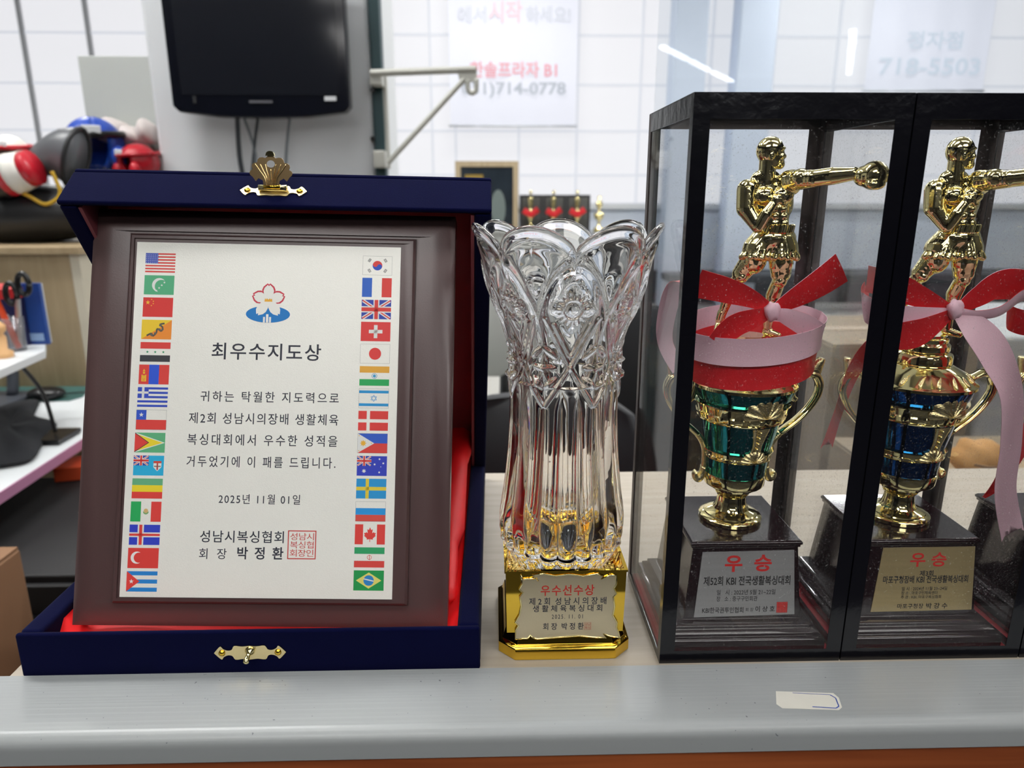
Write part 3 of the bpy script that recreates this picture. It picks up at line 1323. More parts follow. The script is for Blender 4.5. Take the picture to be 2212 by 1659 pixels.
def f_canada(P):
    P.rect(0, 0, FWI*.27, FHI, fr_, 0)
    P.rect(FWI*.73, 0, FWI, FHI, fr_, 0)
    half = [(0, .86), (.05, .72), (.12, .76), (.10, .56), (.17, .62), (.19, .57), (.26, .58), (.23, .46), (.26, .43), (.13, .30), (.14, .24), (.015, .26), (.012, .12)]
    pts = [(FWI*.5+a*FWI*.75, FHI*c) for a, c in half]+[(FWI*.5-a*FWI*.75, FHI*c) for a, c in half[::-1]]
    P.poly(pts, fr_, 1)


def f_iran(P):
    hstripes(P, [(40, 160, 100), None, (214, 66, 60)])
    for k in range(18):
        P.circle(FWI*(k+.5)/18, FHI*.655, .0004, fw_, 1, n=6)
        P.circle(FWI*(k+.5)/18, FHI*.345, .0004, fw_, 1, n=6)
    P.ring(FWI/2, FHI/2, .0016, .0003, (214, 66, 60), 1)
    P.rect(FWI/2-.00018, FHI*.37, FWI/2+.00018, FHI*.63, (214, 66, 60), 1)


def f_brazil(P):
    P.rect(0, 0, FWI, FHI, (20, 150, 74), 0)
    P.poly([(FWI*.08, FHI/2), (FWI/2, FHI*.1), (FWI*.92, FHI/2), (FWI/2, FHI*.9)], (222, 214, 110), 1)
    P.circle(FWI/2, FHI/2, FHI*.26, (40, 130, 200), 2)
    P.line((FWI*.335, FHI*.58), (FWI*.665, FHI*.47), .0007, fw_, 3)


LEFT = [(f_usa, 'striped flag with a starred blue corner'), (f_comoros, 'green flag with a white crescent and four stars'), (f_china, 'red flag with yellow stars'),
        (f_bhutan, 'yellow and orange flag with a grey dragon'), (f_tri_star, 'red white black flag with three green stars'), (f_mongolia, 'red blue red flag with a yellow symbol'),
        (f_greece, 'blue striped flag with a white cross'), (f_chile, 'white and red flag with a starred blue corner'), (f_guyana, 'green flag with yellow and red arrowheads'),
        (f_fiji, 'light blue flag with a shield'), (f_ethiopia, 'green yellow red striped flag'), (f_mexico, 'green white red flag with a small crest'),
        (f_iceland, 'blue flag with a red and white cross'), (f_turkey, 'red flag with a white crescent'), (f_cuba, 'blue striped flag with a red triangle and star')]
RIGHT = [(f_korea, 'white flag with a red and blue circle'), (f_france, 'blue white red upright striped flag'), (f_uk, 'blue flag with crossing red and white bars'),
         (f_swiss, 'red flag with a white cross'), (f_japan, 'white flag with a red disc'), (f_india, 'orange white green flag with a blue wheel'),
         (f_israel, 'white flag with blue bands and a star'), (f_denmark, 'red flag parted by a white cross'), (f_phil, 'blue and red flag with a white triangle and sun'),
         (f_aus, 'dark blue flag with white stars'), (f_sweden, 'blue flag with a yellow cross'), (f_russia, 'white blue red striped flag'),
         (f_canada, 'red and white flag with a red maple leaf'), (f_iran, 'green white red flag with a red symbol'), (f_brazil, 'green flag with a yellow diamond and blue disc')]
for lst, a, c in ((LEFT, (351, 570), (311, 1254)), (RIGHT, (817, 576), (798, 1252))):
    ua, ub = puv(*a), puv(*c)
    for k, (fn, lab) in enumerate(lst):
        t = k/14
        x, y = ua[0]+(ub[0]-ua[0])*t, ua[1]+(ub[1]-ua[1])*t
        P = Print()
        fn(P)
        o = P.build('printed_flag', plq, (x-FWI/2, y-FHI/2, ZP))
        o['label'] = lab

# ================================================================ CRYSTAL VASE TROPHY
vt = empty('vase_trophy', (.0475, .4675, 0), 'clear cut crystal vase trophy on a shiny gold square pedestal', 'trophy')


def octa(hx, c, z):
    return [(-hx+c, -hx, z), (hx-c, -hx, z), (hx, -hx+c, z), (hx, hx-c, z), (hx-c, hx, z), (-hx+c, hx, z), (-hx, hx-c, z), (-hx, -hx+c, z)]


b = MB()
b.rings([octa(.0455, .011, 0), octa(.0455, .011, .0085), octa(.0440, .0105, .0095), octa(.0425, .010, .0100), octa(.0405, .009, .0165), octa(.0395, .008, .0180), octa(.0385, .007, .0185)], RICHGOLD)
b.build('plinth', vt, autos=True, smooth=True, bevel=.0006)
b = MB()
hb = .0398
rg = [[(x*s, y*s, z) for x, y in ((-1, -1), (1, -1), (1, 1), (-1, 1))] for s, z in ((hb, .018), (hb+.0008, .0635), (hb+.0016, .0640), (hb+.0016, .0655), (hb-.0008, .0655), (hb-.003, .0600))]
b.rings(rg, RICHGOLD, cap1=False)
# dished top inside the rim
m_ = 32
sq = []
for j in range(m_):
    a = 2*PI*j/m_
    cx_, cy_ = math.cos(a), math.sin(a)
    k = 1/max(abs(cx_), abs(cy_))
    sq.append((cx_*k, cy_*k, 1))
rg = [[((hb-.003)*x, (hb-.003)*y, .0600) for x, y, _ in sq], [(.034*math.cos(2*PI*j/m_), .034*math.sin(2*PI*j/m_), .0560) for j in range(m_)],
      [(.028*math.cos(2*PI*j/m_), .028*math.sin(2*PI*j/m_), .0500) for j in range(m_)]]
b.rings(rg, RICHGOLD, cap0=False)
b.build('pedestal', vt, autos=True, smooth=True)


# ornate plate on the pedestal front
def vz(x, y):
    q = aty(x, y, .4675-hb-.0018)
    return q.x-.0475, q.z


op = [(1125, 1243), (1128, 1252), (1140, 1251), (1160, 1249), (1163, 1255), (1150, 1243), (1175, 1240), (1200, 1245), (1229, 1241), (1260, 1245), (1290, 1240), (1303, 1245), (1298, 1252), (1318, 1243), (1331, 1243),
      (1332, 1262), (1326, 1272), (1332, 1283), (1325, 1290), (1328, 1310), (1324, 1330), (1333, 1345), (1332, 1356), (1340, 1378), (1318, 1375), (1303, 1370), (1310, 1378), (1290, 1378), (1250, 1374), (1210, 1377), (1160, 1381), (1150, 1378),
      (1146, 1373), (1140, 1380), (1113, 1381), (1114, 1362), (1120, 1352), (1113, 1345), (1122, 1330), (1126, 1310), (1123, 1290), (1130, 1281), (1122, 1274), (1128, 1262)]
b = MB()
VPL = mat('brushed_champagne', (.72, .62, .42, 1), .36, .75, var=.08, vs=60, bump=.1, bs=700)
pp = [vz(x, y) for x, y in op]
b.extrude(pp, (0, -hb-.0002, 0), (1, 0, 0), (0, 0, 1), (0, -.0012, 0), VPL)
o = b.build('scroll_plate', vt)
o['label'] = 'champagne coloured scroll-edged plate'
b = MB()
b.sweep([(x, -hb-.0014, z) for x, z in pp]+[(pp[0][0], -hb-.0014, pp[0][1])], .0006, GOLD, n=6)
b.build('plate_rim', vt, smooth=True)
P = Print()
for t, x0, y0, x1, y1, col, off, sp in [
        ('우수선수상', 1168, 1264, 1284, 1287, (196, 40, 30), .012, 1.15),
        ('제 2 회  성 남 시 의 장 배', 1143, 1291, 1310, 1307, INK, .012, 1.),
        ('생 활 체 육 복 싱 대 회', 1151, 1307, 1301, 1322, INK, .012, 1.),
        ('2025. 11. 01', 1192, 1328, 1259, 1337, INK, .004, 1.3),
        ('회 장  박 정 환', 1173, 1346, 1261, 1361, INK, .012, 1.)]:
    xm, ym = (x0+x1)/2, (y0+y1)/2
    P.text(t, vz(x0, ym)[0], vz(xm, y1)[1], vz(x1, ym)[0], vz(xm, y0)[1], col, 1, off, sp)
a, c = vz(1262, 1361), vz(1277, 1345)
P.seal(a[0], a[1], c[0], c[1], ['성남', '복싱'], (190, 50, 40), 1)
P.build('plate_lettering', vt, mtx=Matrix.Translation((0, -hb-.00145, 0)) @ Matrix.Rotation(PI/2, 4, 'X'))

# the vase itself
VP = [(.020, .0500), (.027, .0505), (.034, .0555), (.0385, .063), (.0425, .0725), (.0440, .0800), (.0441, .0885), (.0432, .0970), (.0412, .1100), (.0394, .1250), (.0380, .1400), (.0369, .1610), (.0366, .1839), (.0370, .2000), (.0388, .2130), (.0425, .2265), (.0472, .2400), (.0510, .2520), (.0545, .2680), (.0575, .2790), (.0600, .2890)]
VPz = np.array([q[1] for q in VP])
VPr = np.array([q[0] for q in VP])
NP_ = 7
VH = .2765
ROT = -PI/2


def vase_mesh():
    NT, NZ = 448, 330
    zz = np.linspace(0, 1, NZ)
    th = 2*PI*np.arange(NT)/NT
    per = 2*PI/NP_
    ph = ((th-ROT+per/2) % per)-per/2       # 0 at arch centre (= rim valley)
    pet = np.abs(np.sin(ph*NP_/2))          # 0 at valley, 1 at petal centre
    rimz = .2755+.0150*np.clip(pet, 0, 1)**.62
    T, Z0 = np.meshgrid(th, zz)
    PHI = np.tile(ph, (NZ, 1))
    RIM_ = np.tile(rimz, (NZ, 1))
    zlow = .050
    # stretch: only above .24 the rows follow the rim
    base = zlow+(VH-zlow)*Z0
    k = np.clip((base-.215)/(VH-.215), 0, 1)**1.3
    Z = base+k*(RIM_-VH)
    Rr = np.interp(Z, VPz, VPr)
    s = PHI*Rr
    H_ = np.zeros_like(Z)

    def ridge(d, w, h):
        return h*np.exp(-(d/w)**2)
    # lower flutes, 21 around
    fl = np.abs(np.cos(PHI*NP_*3/2.))
    amp = np.interp(Z, [.05, .058, .070, .085, .10, .14, .175, .196], [.0, .0014, .0036, .0032, .0025, .0022, .0017, 0])
    H_ += amp*(fl**.6-.9)
    # lens cuts on the bulge
    cut = np.abs(np.sin(PHI*NP_*3/2.))
    H_ -= .0024*np.exp(-((Z-.080)/.008)**2)*cut**3
    H_ += .0012*np.exp(-((Z-.0715)/.0022)**2)
    # arch
    e = np.sqrt((s/.0205)**2+((Z-.226)/.0425)**2)
    H_ += ridge((e-1)*.02, .0016, .0016)*(Z > .19)
    H_ -= .0016*np.clip(1-e, 0, .25)*4*(Z > .19)
    # boss with ring and eight-pointed star
    zb = .2415
    rr = np.sqrt(s**2+(Z-zb)**2)
    an = np.arctan2(s, Z-zb)
    H_ += np.where(rr < .0048, .0024*np.sqrt(np.clip(1-(rr/.0052)**2, 0, 1)), 0)
    H_ += ridge(rr-.0062, .0008, .0010)
    star = np.clip(1-rr/(.0085+.0070*np.abs(np.cos(2*an))**3), 0, 1)
    H_ += .0042*star*(rr > .0055)
    H_ += .0008*np.cos(an*16)*np.exp(-((rr-.0085)/.0016)**2)
    # crossing bars
    for sg in (-1, 1):
        for (z0, sl, zl, zh) in ((.2035, .52, .2035, .2360), (.2105, .52, .2105, .2330)):
            d = (s*sg-(Z-z0)*sl)/math.sqrt(1+sl*sl)
            H_ += ridge(d, .00105, .0019)*(Z > zl)*(Z < zh)
        d = (s*sg-(.2035-Z)*.62)/1.18
        H_ += ridge(d, .0010, .0017)*(Z < .2035)*(Z > .176)
        # leaves at the sides
        for (cx_, cz_, an_) in ((.0130, .2130, .9), (.0140, .2030, 1.6), (.0125, .1930, 2.3)):
            dx, dz = s*sg-cx_, Z-cz_
            a_ = dx*math.sin(an_)+dz*math.cos(an_)
            c_ = dx*math.cos(an_)-dz*math.sin(an_)
            q = (a_/.0062)**2+(c_/.0021)**2
            H_ += .0022*np.clip(1-q, 0, 1)
    # fan flutes on the petals, between arches
    sp = (np.abs(PHI)-per/2)*Rr
    fn_ = np.exp(-((Z-.245)/.022)**2)
    H_ += .0008*np.cos(sp/(.0011+.055*np.clip(Z-.215, 0, .1)))*fn_*(e > 1.05)*(Z > .215)
    # grooves under the rim valleys and a rolled lip
    dr = (RIM_-Z)
    H_ += ridge(dr-.0022, .0022, .0010)
    H_ -= ridge(dr-.0075, .003, .0008)
    # petal swell
    H_ += .0022*(np.abs(np.sin(PHI*NP_/2))**.8-.5)*np.clip((Z-.235)/.045, 0, 1)
    Ro = Rr+H_
    # inner wall
    NI = 150
    zi = np.linspace(0, 1, NI)
    T2, Zi0 = np.meshgrid(th, zi)
    RI = np.tile(rimz, (NI, 1))
    zfl = .0745
    bi = VH-(VH-zfl)*Zi0
    ki = np.clip((bi-.215)/(VH-.215), 0, 1)**1.3
    Zi = bi+ki*(RI-VH)-.0002
    wall = np.interp(Zi, [.0745, .10, .16, .20, .24, .27, .29], [.0125, .0095, .0062, .0058, .0050, .0042, .0026])
    Ri = np.interp(Zi, VPz, VPr)-wall
    PHI2 = np.tile(ph, (NI, 1))
    Ri += .0022*(np.abs(np.sin(PHI2*NP_/2))**.8-.5)*np.clip((Zi-.235)/.045, 0, 1)
    Ri *= np.clip(1-.0*Zi0, 0, 1)
    Ri[-1] *= .93
    vo = np.stack([Ro*np.cos(T), Ro*np.sin(T), Z], -1).reshape(-1, 3)
    # lip roll: two extra rings
    lipr = (Ro[-1]+Ri[0])/2
    lip1 = np.stack([(Ro[-1]*.7+lipr*.3)*np.cos(th), (Ro[-1]*.7+lipr*.3)*np.sin(th), rimz+.0008], -1)
    lip2 = np.stack([(Ri[0]*.6+lipr*.4)*np.cos(th), (Ri[0]*.6+lipr*.4)*np.sin(th), rimz+.0008], -1)
    vi = np.stack([Ri*np.cos(T2), Ri*np.sin(T2), Zi], -1).reshape(-1, 3)
    V = np.concatenate([vo, lip1, lip2, vi])
    nr = NZ+2+NI
    i = np.arange(nr-1)[:, None]*NT
    j = np.arange(NT)[None, :]
    j2 = (j+1) % NT
    F_ = np.stack([i+j, i+j2, i+NT+j2, i+NT+j], -1).reshape(-1, 4)
    faces = F_.tolist()
    faces.append(list(range(NT-1, -1, -1)))
    faces.append([(nr-1)*NT+k for k in range(NT)])
    return V.tolist(), faces


V_, F_ = vase_mesh()
CRYS = mat('crystal', (1, 1, 1, 1), .0, trans=1, ior=1.52)
b = MB()
b.fix = False
b.add(V_, F_, CRYS)
vs_ = b.build('crystal_vase', vt, smooth=True)
vs_['label'] = 'clear crystal vase with scalloped rim, cut star arches and fluted foot'

# ================================================================ BOXING TROPHIES IN CASES
CXL, CXR, CYF, CYB, CZT = .1110, .2345, .4165, .5320, .3622
CW, CD = CXR-CXL, CYB-CYF
AX, AY = .0620, .0620          # trophy axis measured from the case's left front corner
case_group = 'clear trophy cases on the counter'


def make_case():
    t = empty('display_case', (CXL, CYF, 0), 'clear acrylic display case edged with black tape beside the crystal vase', 'display case', case_group)
    th = .0016
    g = .0006

    def pn(n, *a):
        b = MB()
        b.box(*a, ACRYL)
        return b.build(n, t)
    pn('front_panel', g, CW-g, 0, th, .001, CZT-.002)
    pn('back_panel', g, CW-g, CD-th, CD, .001, CZT-.002)
    pn('side_panel', g, g+th, th+.0002, CD-th-.0002, .001, CZT-.002)
    pn('side_panel', CW-g-th, CW-g, th+.0002, CD-th-.0002, .001, CZT-.002)
    pn('top_panel', g, CW-g, 0, CD, CZT-.0018, CZT-.0004)
    e = .0003
    post, top, bot = .0098, .0135, .0095
    # (x0,x1,y0,y1,z0,z1) tape strips on the outside of each edge
    T = []
    T += [(0, post, -e, -.0001, 0, CZT), (CW-post, CW, -e, -.0001, 0, CZT), (post, CW-post, -e, -.0001, CZT-top, CZT), (post, CW-post, -e, -.0001, 0, bot)]
    for x0, x1 in ((0, .0005), (CW-.0005, CW)):
        T += [(x0, x1, 0, .0065, 0, CZT), (x0, x1, .0065, CD-.0065, CZT-.012, CZT), (x0, x1, .0065, CD-.0065, 0, .006)]
    T += [(0, CW, 0, post, CZT-.0003, CZT+.0004), (0, CW, CD-post, CD, CZT-.0003, CZT+.0004), (0, post, post, CD-post, CZT-.0003, CZT+.0004), (CW-post, CW, post, CD-post, CZT-.0003, CZT+.0004)]
    y0, y1 = CD+.0001, CD+.0004
    for q in [(0, .0085, y0, y1, 0, CZT), (CW-.0085, CW, y0, y1, 0, CZT), (.0085, CW-.0085, y0, y1, CZT-.0095, CZT), (.0085, CW-.0085, y0, y1, 0, .008),
              (0, .0005, CD-.0065, CD, 0, CZT), (CW-.0005, CW, CD-.0065, CD, 0, CZT)]:
        b = MB()
        b.box(*q, TAPEB)
        b.build('back_edge_tape', t)
    for q in T:
        b = MB()
        b.box(*q, TAPE)
        b.build('edge_tape', t)
    b = MB()
    b.box(.003, CW-.003, .003, CD-.003, 0, .0035, mat('red_felt', rgb(150, 20, 34), .8))
    o = b.build('base_board', t)
    o['label'] = 'red felt base board'
    return t


case = make_case()
cases = [case]
for k in (1, 2):
    c = copy_tree(case)
    c.location.x += (CW+.0010)*k
    c['label'] = ['', 'clear acrylic display case with black tape edges, around the blue cup trophy', 'clear acrylic display case cut off by the right picture edge'][k]
    cases.append(c)


# ------------------------------------------------ cup trophy (local origin: base centre on the case floor)
def lean(x, z):
    return x+max(0, z-.0745)*.018


class LMB(MB):
    def build(s, *a, **k):
        s.v = [(lean(p[0], p[2]), p[1], p[2]) for p in s.v]
        return MB.build(s, *a, **k)


def loft_sq(b, rows, m, capt=True):
    rg = [[(-h, -h, z), (h, -h, z), (h, h, z), (-h, h, z)] for h, z in rows]
    b.rings(rg, m, True, capt)


ZB = .0036        # base board top


def seg(b, p0, r0, p1, r1, n=8):
    p0, p1 = Vector(p0), Vector(p1)
    for i in range(n+1):
        t = i/n
        q = p0.lerp(p1, t)
        b.ball(q, r0+(r1-r0)*t, GOLD, 12, 8)


def remesh(b, name, parent, vox, sm=6, deci=None):
    b.fix = False
    tmp = b.build('tmp', None)
    m = tmp.modifiers.new('r', 'REMESH')
    m.mode = 'VOXEL'
    m.voxel_size = vox
    m.use_smooth_shade = True
    if sm:
        s = tmp.modifiers.new('s', 'SMOOTH')
        s.factor = .5
        s.iterations = sm
    bpy.context.view_layer.update()
    dg = bpy.context.evaluated_depsgraph_get()
    me = bpy.data.meshes.new_from_object(tmp.evaluated_get(dg))
    me.name = name
    bpy.data.objects.remove(tmp)
    o = bpy.data.objects.new(name, me)
    COL.objects.link(o)
    o.parent = parent
    for p in me.polygons:
        p.use_smooth = True
    return o


def F3(x, z, y=0.):
    """figurine landmark: measured x from the cup axis line, world z"""
    return (x-.0040, y, z)


def make_figurine(parent):
    b = MB()
    # skull, jaw, face turned to the right
    b.ball(F3(.0100, .3355), (.0088, .0076, .0088), GOLD, 20, 14)
    b.ball(F3(.0132, .3315, -.0008), (.0062, .0058, .0080), GOLD, 18, 12)
    b.ball(F3(.0165, .3268, -.0012), (.0034, .0036, .0032), GOLD)      # chin
    b.ball(F3(.0186, .3318, -.0014), (.0021, .0012, .0018), GOLD)      # nose
    b.ball(F3(.0178, .3335, -.0014), (.0016, .0010, .0022), GOLD)
    b.ball(F3(.0168, .3368, -.0010), (.0028, .0044, .0012), GOLD)      # brow
    b.ball(F3(.0182, .3291, -.0014), (.0013, .0020, .0007), GOLD)      # lips
    b.ball(F3(.0178, .3278, -.0014), (.0013, .0018, .0006), GOLD)
    b.ball(F3(.0158, .3318, -.0052), (.0022, .0016, .0018), GOLD)      # cheek
    b.ball(F3(.0088, .3316, -.0070), (.0016, .0010, .0028), GOLD)      # ear
    b.ball(F3(.0088, .3300, -.0072), (.0010, .0010, .0012), GOLD)
    # neck, trapezius
    seg(b, F3(.0088, .328), .0052, F3(.0095, .3165), .0056)
    seg(b, F3(.0072, .3185, .001), .0045, F3(-.0010, .3125, .001), .0046)
    seg(b, F3(.0115, .3175, .001), .0042, F3(.0220, .3150, .001), .0045)
    # shoulders
    b.ball(F3(-.0020, .3105, -.001), (.0068, .0068, .0072), GOLD)
    b.ball(F3(.0240, .3135, -.003), (.0072, .0066, .0064), GOLD)
    # rib cage, back, pecs, abs
    b.ball(F3(.0120, .3040, .001), (.0140, .0085, .0140), GOLD, 24, 16)
    b.ball(F3(.0160, .2985, .000), (.0112, .0075, .0130), GOLD, 24, 16)
    b.ball(F3(.0070, .3070, -.0062), (.0066, .0042, .0055), GOLD)
    b.ball(F3(.0190, .3075, -.0062), (.0070, .0044, .0056), GOLD)
    seg(b, F3(.0165, .300), .0088, F3(.0190, .2840), .0082)
    seg(b, F3(.0100, .300), .0078, F3(.0150, .2840), .0080)
    for k in range(3):
        for s in (-1, 1):
            b.ball(F3(.0160+.0012*k+.0030*s, .2990-.0045*k, -.0082+.0006*k), (.0026, .0017, .0020), GOLD, 10, 8)
    b.ball(F3(.0200, .3020, .002), (.0092, .0076, .0125), GOLD, 20, 14)
    b.ball(F3(.0092, .3180, .001), (.0098, .0056, .0062), GOLD, 20, 14)
    b.ball(F3(.0160, .2930, .001), (.0108, .0078, .0090), GOLD, 20, 14)
    # bent guard arm (left in the picture)
    seg(b, F3(-.0036, .3110, -.002), .0068, F3(-.0040, .2995, -.004), .0064)
    seg(b, F3(-.0040, .2995, -.004), .0062, F3(.0030, .2880, -.009), .0044)
    b.ball(F3(.0030, .2875, -.0095), (.0038, .0038, .0036), GOLD)
    seg(b, F3(.0032, .2880, -.0100), .0040, F3(.0062, .2960, -.0125), .0040)
    seg(b, F3(.0062, .2960, -.0125), .0038, F3(.0105, .3025, -.0125), .0029)
    b.ball(F3(.0125, .3050, -.0125), (.0040, .0036, .0036), GOLD)
    for k in range(4):
        b.ball(F3(.0132+.0010*k, .3072-.0018*k, -.0150), (.0014, .0014, .0011), GOLD, 8, 6)
    # punching arm, thrown to the right and towards the glass
    def fp(x, y, dy):
        q = aty(x, y, CYF+AY+dy)
        return (q.x-CXL-AX, dy, q.z)
    S1, S2, S3, S4 = fp(1704, 391, -.006), fp(1757, 386, -.021), fp(1800, 380, -.030), fp(1845, 375, -.039)
    b.ball(fp(1712, 388, -.008), (.0072, .0066, .0064), GOLD)
    seg(b, S1, .0070, S2, .0056)
    b.ball(fp(1730, 386, -.014), (.0070, .0068, .0064), GOLD)
    seg(b, S2, .0054, S3, .0054)
    seg(b, S3, .0054, S4, .0040)
    gc = fp(1888, 379, -.0455)
    seg(b, S4, .0032, gc, .0036)
    # legs: left one steps back-left, right one forward
    b.ball(F3(.0175, .2770, .001), (.0130, .0085, .0085), GOLD, 20, 12)
    seg(b, F3(.0110, .2740, .002), .0092, F3(.0000, .2560, .006), .0064)
    b.ball(F3(.0066, .2660, .001), (.0080, .0070, .0100), GOLD)
    b.ball(F3(-.0005, .2540, .004), (.0048, .0048, .0046), GOLD)
    seg(b, F3(-.0010, .2530, .007), .0046, F3(-.0050, .2440, .010), .0050)
    seg(b, F3(-.0050, .2440, .010), .0048, F3(-.0100, .2265, .010), .0028)
    seg(b, F3(.0225, .2740, -.001), .0092, F3(.0235, .2570, -.003), .0068)
    b.ball(F3(.0230, .2640, -.003), (.0080, .0074, .0105), GOLD)
    b.ball(F3(.0228, .2520, -.0045), (.0048, .0048, .0046), GOLD)
    seg(b, F3(.0225, .2510, -.003), .0046, F3(.0205, .2420, -.001), .0050)
    seg(b, F3(.0205, .2420, -.001), .0048, F3(.0180, .2230, -.003), .0028)
    # boots
    seg(b, F3(.0180, .2290, -.003), .0034, F3(.0180, .2200, -.003), .0033)
    seg(b, F3(.0175, .2175, -.003), .0030, F3(.0235, .2158, -.009), .0022)
    seg(b, F3(-.0100, .2280, .010), .0033, F3(-.0110, .2230, .010), .0032)
    seg(b, F3(-.0115, .2195, .010), .0030, F3(-.0150, .2165, .003), .0022)
    o = remesh(b, 'figurine', parent, .00048, 7)
    o['label'] = 'golden boxer figurine throwing a straight punch'
    # glove
    g = MB()
    g.ball(gc, (.0082, .0085, .0084), GOLD, 24, 18)
    g.ball((gc[0]-.0035, gc[1]+.0035, gc[2]-.0003), (.0068, .0068, .0062), GOLD, 20, 14)
    g.ball((gc[0]-.0010, gc[1]-.0050, gc[2]-.0050), (.0058, .0042, .0034), GOLD, 16, 12)
    S5 = Vector(S4).lerp(Vector(gc), .25)
    seg(g, S5, .0036, (gc[0]-.0045, gc[1]+.0040, gc[2]), .0042)
    remesh(g, 'boxing_glove', o, .0006, 6)
    # shorts with soft folds
    s = MB()
    s.ball((.0135, .0005, .2800), (.0150, .0108, .0090), GOLD, 24, 16)
    seg(s, (.0080, .0008, .2775), .0100, (.0042, .0014, .2725), .0104, 5)
    seg(s, (.0180, -.0008, .2775), .0100, (.0196, -.0012, .2722), .0106, 5)
    for i in range(9):
        a = PI+PI*i/8
        for (cx_, cy_) in ((.0040, .0014), (.0198, -.0012)):
            x, y = cx_+.0102*math.cos(a), cy_+.0102*math.sin(a)
            seg(s, (x, y, .2675+.0010*(i % 2)), .0016+.0007*(i % 3 == 0), (.0135+(x-.0135)*.72, y*.85, .2790), .0006, 7)
    remesh(s, 'shorts', o, .0006, 4)
    wb = MB()
    rg = []
    for z, k in ((.2832, 1.), (.2840, 1.06), (.2886, 1.03), (.2892, .97)):
        rg.append([(.0140+.0010*(z > .286)+.0112*k*(1+.030*(j % 2))*math.cos(2*PI*j/84), .0+.0093*k*(1+.03*(j % 2))*math.sin(2*PI*j/84), z) for j in range(84)])
    wb.rings(rg, GOLD)
    wb.build('waistband', o)
    return o


def radial_cells(n, amp, z0, z1):
    def fn(a, r, z):
        if z0 < z < z1 and (a*n/(2*PI)) % 1 < .72:
            return r+amp
        return r
    return fn


def shell(b, ang, r, zc, wd, ht, m, lobes=7, rise=.0016):
    """fan shell lying on a cylinder of radius r about the z axis"""
    NA, NR = lobes*6, 6
    rg = []
    for i in range(NR+1):
        t = i/NR
        row = []
        for j in range(NA+1):
            a = -.12+(PI+.24)*j/NA
            lob = abs(math.sin(lobes*PI*j/NA))
            q = t*(1+.10*lob)
            x = wd*q*math.cos(a)
            z = ht*q*math.sin(a)
            h = rise*(.55+.45*lob)*(1-t**6*.8)+.0004
            A = ang+x/r
            row.append(((r+h)*math.cos(A), (r+h)*math.sin(A), zc+z))
        rg.append(row)
    b.rings(rg, m, False, False, closed=False)
    # skirt
    sk = []
    for j in range(NA+1):
        a = -.12+(PI+.24)*j/NA
        lob = abs(math.sin(lobes*PI*j/NA))
        q = (1+.10*lob)
        A = ang+wd*q*math.cos(a)/r
        sk.append(((r-.001)*math.cos(A), (r-.001)*math.sin(A), zc+ht*q*math.sin(a)))
    b.rings([rg[-1], sk], m, False, False, closed=False)


HPX = [(1726, 817, 1.3), (1738, 813, 2.6), (1752, 800, 4.0), (1764, 788, 5.0), (1772, 781, 4.4), (1778, 776, 3.2)]


